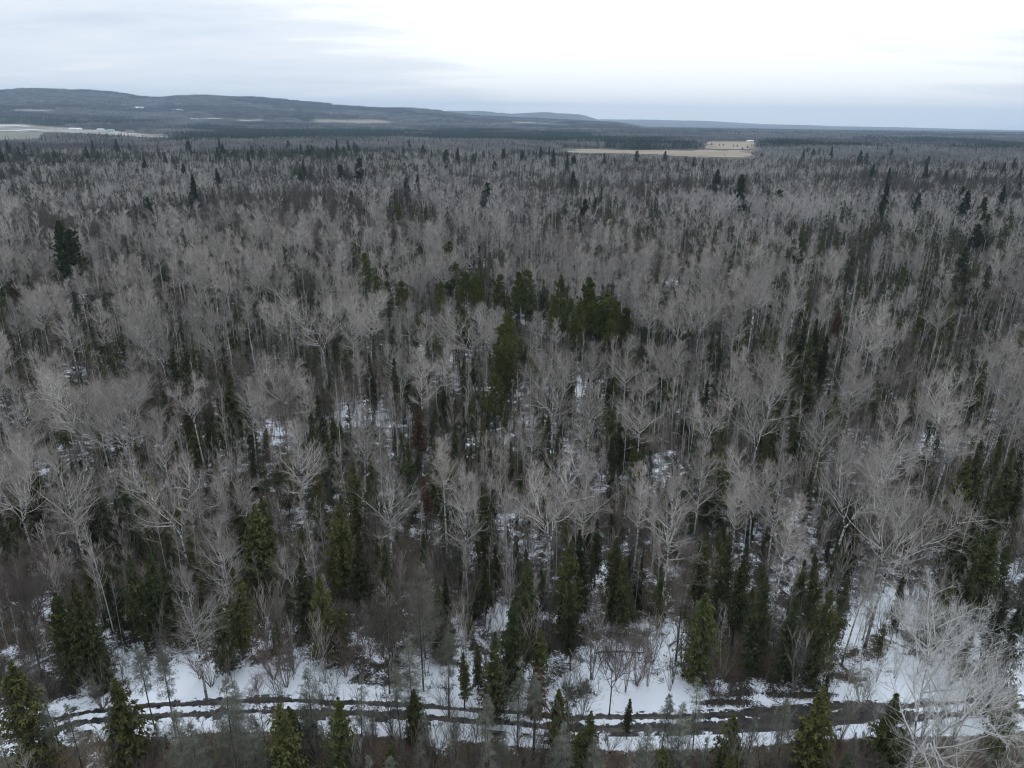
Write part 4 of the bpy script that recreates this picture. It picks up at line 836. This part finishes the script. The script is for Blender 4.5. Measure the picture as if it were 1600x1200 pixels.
GRP = {'bare_aspen': 'pale bare aspens of the forest', 'bare_hardwood': 'brown bare hardwoods of the forest', 'young_aspen': 'young aspen poles of the forest', 'spruce_tree': 'dark spruces of the forest', 'fir_tree': 'olive firs of the forest', 'pine_tree': 'tall dark pines', 'yellow_pine': 'yellow green pines in the middle of the forest', 'tamarack_tree': 'grey tamaracks by the track', 'rusty_conifer': 'dead rusty conifers', 'bare_shrub': 'bare shrubs along the track'}

TA = [list(t) for t in T]
X = np.array([t[2] for t in TA]); Y = np.array([t[3] for t in TA]); Zg = height(X, Y) - .05
Hs = np.array([PROTO[t[0]][t[1]]['H'] * t[4] for t in TA]); dist = np.sqrt(X ** 2 + Y ** 2 + (CAM_H - Hs / 2) ** 2)
ut, vt = project(np.stack([X, Y, Zg + Hs], 1)); ub, vb = project(np.stack([X, Y, Zg + Hs * .55], 1))
inframe = (ub > -5) & (ub < 1605) & (vb < 1225) & (vb > 0)
score = Hs / dist + np.array([.25 * t[8] for t in TA])
single = np.zeros(len(TA), bool)
for k in KINDS:
    if k == 'undergrowth': continue
    idx = [i for i in range(len(TA)) if TA[i][0] == k and inframe[i]]
    idx.sort(key=lambda i: -score[i])
    cap = 290 if k in ('bare_aspen', 'young_aspen', 'spruce_tree', 'fir_tree', 'bare_hardwood') else 280
    for i in idx[:cap]:
        if dist[i] < 900: single[i] = True
first = {}
for i in np.nonzero(single)[0]:
    kind, va, x, y, s, rot, tx, ty, fixed = TA[i]
    p = PROTO[kind][va]; lod = 0 if (dist[i] < 150 or fixed) and 0 in p['sep'] and dist[i] < 260 else 1
    if lod not in p['sep']: lod = min(p['sep'])
    lab = unique_label(p['words'], ut[i], vt[i])
    if lab is None: single[i] = False; continue
    root = bpy.data.objects.new(kind, None); root.empty_display_size = .5
    tm, cmesh = p['sep'][lod]
    if tm is None:
        root = bpy.data.objects.new(kind, cmesh); parts = []
    else: parts = [('trunk', tm), ('crown', cmesh)]
    COL.objects.link(root)
    root.location = (x, y, Zg[i]); root.rotation_euler = (tx, ty, rot) if kind != 'x' else (0, 0, rot); root.rotation_mode = 'XYZ'
    # lean is kept in world space: spin first, then tilt
    root.rotation_euler = (Matrix.Rotation(ty, 3, 'Y') @ Matrix.Rotation(tx, 3, 'X') @ Matrix.Rotation(rot, 3, 'Z')).to_euler()
    root.scale = (s, s, s)
    root['label'] = lab; root['category'] = CAT[kind]; root['group'] = GRP[kind]
    for nm, me in parts:
        o = bpy.data.objects.new(nm, me); o.parent = root; COL.objects.link(o)

# ------------------------------------------------------------------ the uncountable rest: one object for each kind of woodland
def scatter(name, label, meshes, P, var, scale, rot):
    col = bpy.data.collections.new(name + '_models')
    for j, me in enumerate(meshes):
        o = bpy.data.objects.new(f'model_{j:02d}', me); col.objects.link(o)
    me = bpy.data.meshes.new(name); me.vertices.add(len(P)); me.vertices.foreach_set('co', np.asarray(P, np.float32).ravel())
    def attr(nm, tp, key, val):
        a = me.attributes.new(nm, tp, 'POINT'); a.data.foreach_set(key, np.asarray(val).ravel())
    attr('variant', 'INT', 'value', np.asarray(var, np.int32)); attr('size', 'FLOAT', 'value', np.asarray(scale, np.float32)); attr('turn', 'FLOAT_VECTOR', 'vector', np.asarray(rot, np.float32))
    ob = bpy.data.objects.new(name, me); COL.objects.link(ob); ob['kind'] = 'stuff'; ob['label'] = label
    ng = bpy.data.node_groups.new(name, 'GeometryNodeTree')
    ng.interface.new_socket('Geometry', in_out='INPUT', socket_type='NodeSocketGeometry'); ng.interface.new_socket('Geometry', in_out='OUTPUT', socket_type='NodeSocketGeometry')
    gi = ng.nodes.new('NodeGroupInput'); go = ng.nodes.new('NodeGroupOutput'); L = ng.links.new
    ci = ng.nodes.new('GeometryNodeCollectionInfo'); ci.inputs['Collection'].default_value = col; ci.inputs['Separate Children'].default_value = True; ci.inputs['Reset Children'].default_value = True
    ip = ng.nodes.new('GeometryNodeInstanceOnPoints'); ip.inputs['Pick Instance'].default_value = True
    def na(nm, tp): n = ng.nodes.new('GeometryNodeInputNamedAttribute'); n.data_type = tp; n.inputs[0].default_value = nm; return n.outputs[0]
    L(gi.outputs[0], ip.inputs['Points']); L(ci.outputs[0], ip.inputs['Instance'])
    L(na('variant', 'INT'), ip.inputs['Instance Index']); L(na('size', 'FLOAT'), ip.inputs['Scale'])
    er = ng.nodes.new('FunctionNodeEulerToRotation'); L(na('turn', 'FLOAT_VECTOR'), er.inputs[0]); L(er.outputs[0], ip.inputs['Rotation'])
    L(ip.outputs[0], go.inputs[0])
    md = ob.modifiers.new('scatter', 'NODES'); md.node_group = ng
    return ob
STUFF_NAME = {'bare_aspen': ('aspen_woods', 'pale grey mass of bare aspens filling the middle of the forest'), 'bare_hardwood': ('hardwood_woods', 'dull brown mass of bare hardwoods'), 'young_aspen': ('young_aspen_woods', 'dense mass of thin young aspen poles'),
              'spruce_tree': ('spruce_woods', 'dark mass of spruces among the bare trees'), 'fir_tree': ('fir_woods', 'olive mass of firs among the bare trees'), 'pine_tree': ('pine_woods', 'dark pines scattered through the far forest'),
              'tamarack_tree': ('tamarack_woods', 'grey tamaracks at the edge'), 'bare_shrub': ('shrub_undergrowth', 'bare shrubs at the edge'), 'undergrowth': ('undergrowth', 'grey brown bare brush between the trees'), 'yellow_pine': ('yellow_pine_woods', 'yellow green pines'), 'rusty_conifer': ('rusty_woods', 'rusty conifers')}
for kind in KINDS:
    idx = [i for i in range(len(TA)) if TA[i][0] == kind and not single[i]]
    if not idx: continue
    ps = PROTO[kind]; nl = 3; meshes = []; lut = {}
    for j, p in enumerate(ps):
        for l in p['join']: lut[(j, l)] = len(meshes); meshes.append(p['join'][l])
    P, var, scl, rot = [], [], [], []
    for i in idx:
        t = TA[i]; l = 0 if dist[i] < 110 else 1 if dist[i] < 330 else 2
        av = sorted(ps[t[1]]['join']); l = min(av, key=lambda q: abs(q - l))
        P.append((t[2], t[3], Zg[i])); var.append(lut[(t[1], l)]); scl.append(t[4]); rot.append((t[6], t[7], t[5]))
    scatter(STUFF_NAME[kind][0], STUFF_NAME[kind][1], meshes, P, var, scl, rot)
# far woodland from 1.25 km to the hills
def far_woods():
    P, var, scl, rot = [], [], [], []
    for r0, r1, step, sc_ in ((1230, 3600, 62, 1.0), (3600, 7400, 84, 1.25)):
        X, Y = forest_cells(r0, r1, step, R(41)); Z = height(X, Y)
        u, v = project(np.stack([X, Y, Z + 15], 1)); ub, vb = project(np.stack([X, Y, Z], 1))
        bad = (field_sight(ub, X, Y, Z) < 15) | (field_sight(ub + 45 * FPX / np.hypot(X, Y), X, Y, Z) < 12) | (field_sight(ub - 45 * FPX / np.hypot(X, Y), X, Y, Z) < 12)
        hs = blobs(u, v, [(450, 165, 28, 2.5, .9), (650, 174, 14, 4, 1.0), (265, 156, 14, 2, .6)])
        bad |= (hs > .5) & (rng.uniform(0, 1, len(X)) < .8)
        con = blobs(u, v, [(300, 212, 170, 7, 1), (420, 208, 160, 7, 1), (560, 208, 160, 8, 1), (700, 210, 120, 8, 1), (860, 214, 120, 9, 1), (980, 222, 90, 9, 1), (1060, 226, 60, 8, .95), (150, 190, 120, 4, .9), (80, 186, 80, 3, .6), (330, 197, 60, 4, .7), (470, 187, 20, 4, .8), (480, 184, 60, 2, .5),
                           (1240, 222, 50, 8, .9), (1480, 218, 100, 4, .7), (1360, 215, 40, 5, .6), (1560, 226, 60, 6, .9), (1330, 224, 80, 5, .6), (700, 190, 60, 3, .6), (350, 172, 40, 2, .4), (180, 160, 60, 3, .3), (880, 192, 50, 2, .8), (1100, 210, 80, 3, .5)])
        con = con + (vnoise(X, Y, 260, 41) - .5) * .7 + .05
        dk = vnoise(X, Y, 420, 42)
        for i in range(len(X)):
            if bad[i]: continue
            c = con[i] + rng.uniform(-.12, .12)
            k = 3 if c > .62 else 4 if c > .48 else 5 if c > .36 else (2 if dk[i] > .52 else (1 if c > .2 else 0))
            P.append((X[i], Y[i], Z[i])); var.append(k); scl.append(sc_ * rng.uniform(.9, 1.1)); rot.append((0, 0, rng.randint(4) * math.pi / 2 + rng.normal(0, .1)))
    scatter('distant_forest', 'grey and dark green forest spreading to the hills', PATCHES, P, var, scl, rot)
far_woods()

# ------------------------------------------------------------------ small things: farm buildings, logs, birch clump
M['white_wall'] = plain('white_wall', (.72, .72, .70)); M['metal_roof'] = plain('metal_roof', (.55, .57, .60), .4); M['teal_roof'] = plain('teal_roof', (.16, .38, .36), .5)
M['tan_wall'] = plain('tan_wall', (.42, .33, .24)); M['dark_window'] = plain('dark_window', (.03, .035, .04), .2); M['brown_roof'] = plain('brown_roof', (.16, .12, .10)); M['snow_roof'] = plain('snow_roof', (.75, .78, .82))
def boxg(g, x0, x1, y0, y1, z0, z1, mat=0):
    V = np.array([[x, y, z] for z in (z0, z1) for x, y in ((x0, y0), (x1, y0), (x1, y1), (x0, y1))])
    g.add(V, np.array([[0, 3, 2, 1], [4, 5, 6, 7], [0, 1, 5, 4], [1, 2, 6, 5], [2, 3, 7, 6], [3, 0, 4, 7]]), mat)
def building(u, v, L_, W_, H_, wall, roof, label, rot=0.0, name='farm_building', group='farm buildings beyond the forest'):
    p = ray_ground(u, v); z = float(height(p[0], p[1]))
    root = bpy.data.objects.new(name, None); COL.objects.link(root); root.location = (p[0], p[1], z); root.rotation_euler = (0, 0, rot)
    root['label'] = label; root['category'] = 'building'; root['group'] = group
    def part(nm, g, mats, parent=root):
        o = bpy.data.objects.new(nm, g.mesh(nm, [M[q] for q in mats])); COL.objects.link(o); o.parent = parent; return o
    g = Geo(); rise = W_ * .28; boxg(g, -L_ / 2, L_ / 2, -W_ / 2, W_ / 2, -2, H_)
    for s in (-1, 1):
        x = s * L_ / 2; g.add([[x, -W_ / 2, H_], [x, W_ / 2, H_], [x, 0, H_ + rise]], [[0, 1, 2]])
    part('wall', g, [wall]); g = Geo(); o_ = .5
    for s in (-1, 1):
        V = [[-L_ / 2 - o_, s * (W_ / 2 + o_), H_ - .2], [L_ / 2 + o_, s * (W_ / 2 + o_), H_ - .2], [L_ / 2 + o_, 0, H_ + rise + .1], [-L_ / 2 - o_, 0, H_ + rise + .1]]
        V += [[a_, b_, c_ + .25] for a_, b_, c_ in V]; g.add(V, [[0, 1, 2, 3], [4, 5, 6, 7], [0, 1, 5, 4], [1, 2, 6, 5], [2, 3, 7, 6], [3, 0, 4, 7]])
    part('roof', g, [roof])
    g = Geo(); boxg(g, -1.6, 1.6, -W_ / 2 - .12, -W_ / 2 + .05, 0, min(3.2, H_ - .4)); part('door', g, ['dark_window'])
    for x in np.linspace(-L_ * .38, L_ * .38, 4):
        if abs(x) < 2.6: continue
        g = Geo(); boxg(g, x - .7, x + .7, -W_ / 2 - .1, -W_ / 2 + .05, 1.2, 2.5); part('window', g, ['dark_window'])
for b in [(118, 203.4, 46, 14, 4, 'white_wall', 'snow_roof', 'long white barn standing highest on the snow streaked field', .1), (158, 205.3, 24, 14, 6, 'white_wall', 'metal_roof', 'white farmhouse between the long barn and the teal roofed shed', 0),
          (173, 206.0, 24, 14, 5, 'white_wall', 'teal_roof', 'small farm building with a teal green roof', .1), (203, 207.3, 26, 15, 6, 'tan_wall', 'brown_roof', 'tan farm building beside the teal roofed shed', .2), (224, 208.2, 20, 14, 6, 'tan_wall', 'snow_roof', 'small tan house at the end of the farm row', 0),
          (1172, 222.5, 24, 12, 4, 'white_wall', 'metal_roof', 'white farm building at the far corner of the tan field', .1), (1215, 226.0, 18, 12, 5, 'white_wall', 'snow_roof', 'small white house among dark trees right of the tan field', .3),
          (213, 172.5, 90, 40, 9, 'white_wall', 'snow_roof', 'large white barn at the foot of the wooded hills', .1), (279, 175.8, 70, 36, 9, 'white_wall', 'snow_roof', 'second white barn below the wooded hills', -.1), (60, 168, 60, 30, 8, 'white_wall', 'snow_roof', 'white roofed barn high on the lower hillside', 0),
          (178, 156, 30, 22, 14, 'white_wall', 'snow_roof', 'tiny white building halfway up the long hill', 0), (376, 178.6, 60, 30, 8, 'white_wall', 'snow_roof', 'white shed under the middle of the long hill', 0)]:
    building(*b)
def bush_field():
    for k, (u, v) in enumerate([(1112, 226), (1124, 228), (1130, 228), (1146, 229.5), (1152, 229.5), (1168, 231.5), (1160, 234)]):
        p = ray_ground(u, v); pr = PROTO['fir_tree'][1]; root = bpy.data.objects.new('field_bush', None); COL.objects.link(root); root.location = (p[0], p[1], p[2] - .5)
        root.scale = (1.6, 1.6, .85); root.rotation_euler = (0, 0, k * 1.3)
        root['label'] = ['lone dark bush at the upper corner of the dotted tan field', 'dark bush, second along the tan field', 'dark bush, third along the tan field', 'dark bush, fourth along the tan field', 'dark bush, fifth along the tan field', 'dark bush nearest the white farm building', 'low dark bush on the near edge of the dotted field'][k]
        root['category'] = 'bush'; root['group'] = 'dark bushes dotting the tan field'
        for nm, me in zip(('trunk', 'crown'), pr['sep'][1]): o = bpy.data.objects.new(nm, me); o.parent = root; COL.objects.link(o)
bush_field()
def log(u1, v1, u2, v2, r0, label, mat='log', z=.18):
    a = np.array([*at(u1, v1), z]); b = np.array([*at(u2, v2), z + .1]); a[2] += float(height(a[0], a[1])); b[2] += float(height(b[0], b[1]))
    g = Geo(); t = np.linspace(0, 1, 8)[:, None]; P = a * (1 - t) + b * t + np.sin(t * 5) * .06
    d = nz(b - a); x = nz(np.cross(d, [0, 0, 1.0])); y = np.cross(d, x); k = 8; an = np.arange(k) * 2 * math.pi / k
    rad = r0 * (1 - .6 * t[:, 0]); off = x[None] * np.cos(an)[:, None] + y[None] * np.sin(an)[:, None]
    V = (P[:, None] + off[None] * rad[:, None, None]).reshape(-1, 3); j = np.arange(k); q = np.stack([j, (j + 1) % k, (j + 1) % k + k, j + k], 1); F = ((np.arange(7) * k)[:, None, None] + q[None]).reshape(-1, 4)
    g.add(V, F); g.F += [np.array([list(range(k))]), np.array([[7 * k + i for i in range(k)]])]; g.M += [0, 0]
    rs = np.random.RandomState(int(u1)); S = P[rs.randint(2, 7, 9)]; D = nz(d + rs.normal(0, .7, (9, 3)) + [0, 0, .3]); Pb, _ = sweep(rs, S, D, rs.uniform(.4, 1.4, 9), 3, 0, .1); g.curves(Pb, .03, .01, 4, 0)
    o = bpy.data.objects.new('fallen_log', g.mesh('fallen_log', [M[mat]])); COL.objects.link(o); o['label'] = label; o['category'] = 'log'; o['group'] = 'fallen logs on the forest floor'
for l in [(8, 1040, 75, 1008, .14, 'grey log lying on snow near the photo edge, uppermost of four'), (20, 1050, 85, 1022, .13, 'dark log on snow, second of the four near the edge'), (22, 1060, 100, 1020, .16, 'thick dark log, third of the four near the edge'), (30, 1066, 70, 1046, .10, 'short thin log, lowest of the four near the edge'),
          (1045, 1012, 1065, 998, .12, 'broken dark log leaning in the snowy gap beside a thick aspen trunk'), (1125, 935, 1160, 936, .09, 'thin pale log behind the yellow green fir'), (930, 1022, 1008, 1022, .10, 'long thin log across the snow clearing behind the track'), (600, 960, 660, 925, .12, 'grey log slanting through brush above the bent birch clump'), (1080, 1040, 1120, 1008, .11, 'dark log at the edge of the conifers behind the track'), (1190, 905, 1225, 900, .1, 'short grey log under the dense spruces')]:
    log(*l)
def birch_clump():
    x, y = at(488, 1048); root = bpy.data.objects.new('birch_clump', None); COL.objects.link(root); root.location = (x, y, float(height(x, y)) - .05)
    root['label'] = 'clump of white birch stems bending to one side behind the track'; root['category'] = 'birch'
    rs = np.random.RandomState(5)
    for k, (bx, tx, L_) in enumerate([(-.1, .16, 5.2), (.0, .42, 6.6), (.1, .5, 6.8), (.25, .75, 5.4), (.3, .6, 6.0)]):
        P, T_ = sweep(rs, np.array([[bx * 2, rs.uniform(-.2, .2), 0]]), np.array([[tx * .5, .15, 1.0]]), np.array([L_]), 8, .0, .03); P[0, :, 0] += tx * 1.3 * np.linspace(0, 1, 9) ** 2
        g = Geo(); g.tube(P[0], np.linspace(.055, .012, 9), 6); S, D, L2 = sprout(rs, P, T_, np.array([L_]), 12, .35, 1, R(24), .25, .2, .3); P2, _ = sweep(rs, S, D, L2, 2, .1, .1); g.curves(P2, .012, .005, 3)
        o = bpy.data.objects.new('stem', g.mesh('stem', [M['birch']])); COL.objects.link(o); o.parent = root
M['birch'] = var_mat('birch_bark', (.42, .42, .41), (.68, .67, .65), 3, .1)
birch_clump()

# ------------------------------------------------------------------ haze
def haze():
    g = Geo(); boxg(g, -17600, 17600, -17600, 17600, -30, 420)
    mt = bpy.data.materials.new('haze'); mt.use_nodes = True; t = mt.node_tree; t.nodes.clear()
    out = t.nodes.new('ShaderNodeOutputMaterial'); v = t.nodes.new('ShaderNodeVolumePrincipled'); v.inputs['Color'].default_value = (.54, .75, 1.0, 1); v.inputs['Density'].default_value = 7.0e-5
    t.links.new(v.outputs[0], out.inputs['Volume'])
    o = bpy.data.objects.new('haze', g.mesh('haze', [mt])); COL.objects.link(o); o['kind'] = 'stuff'; o['label'] = 'pale blue haze over the far plain and hills'
haze()
print('trees', len(TA), 'single', int(single.sum()), {k: int(sum(single[i] for i in range(len(TA)) if TA[i][0] == k)) for k in KINDS})
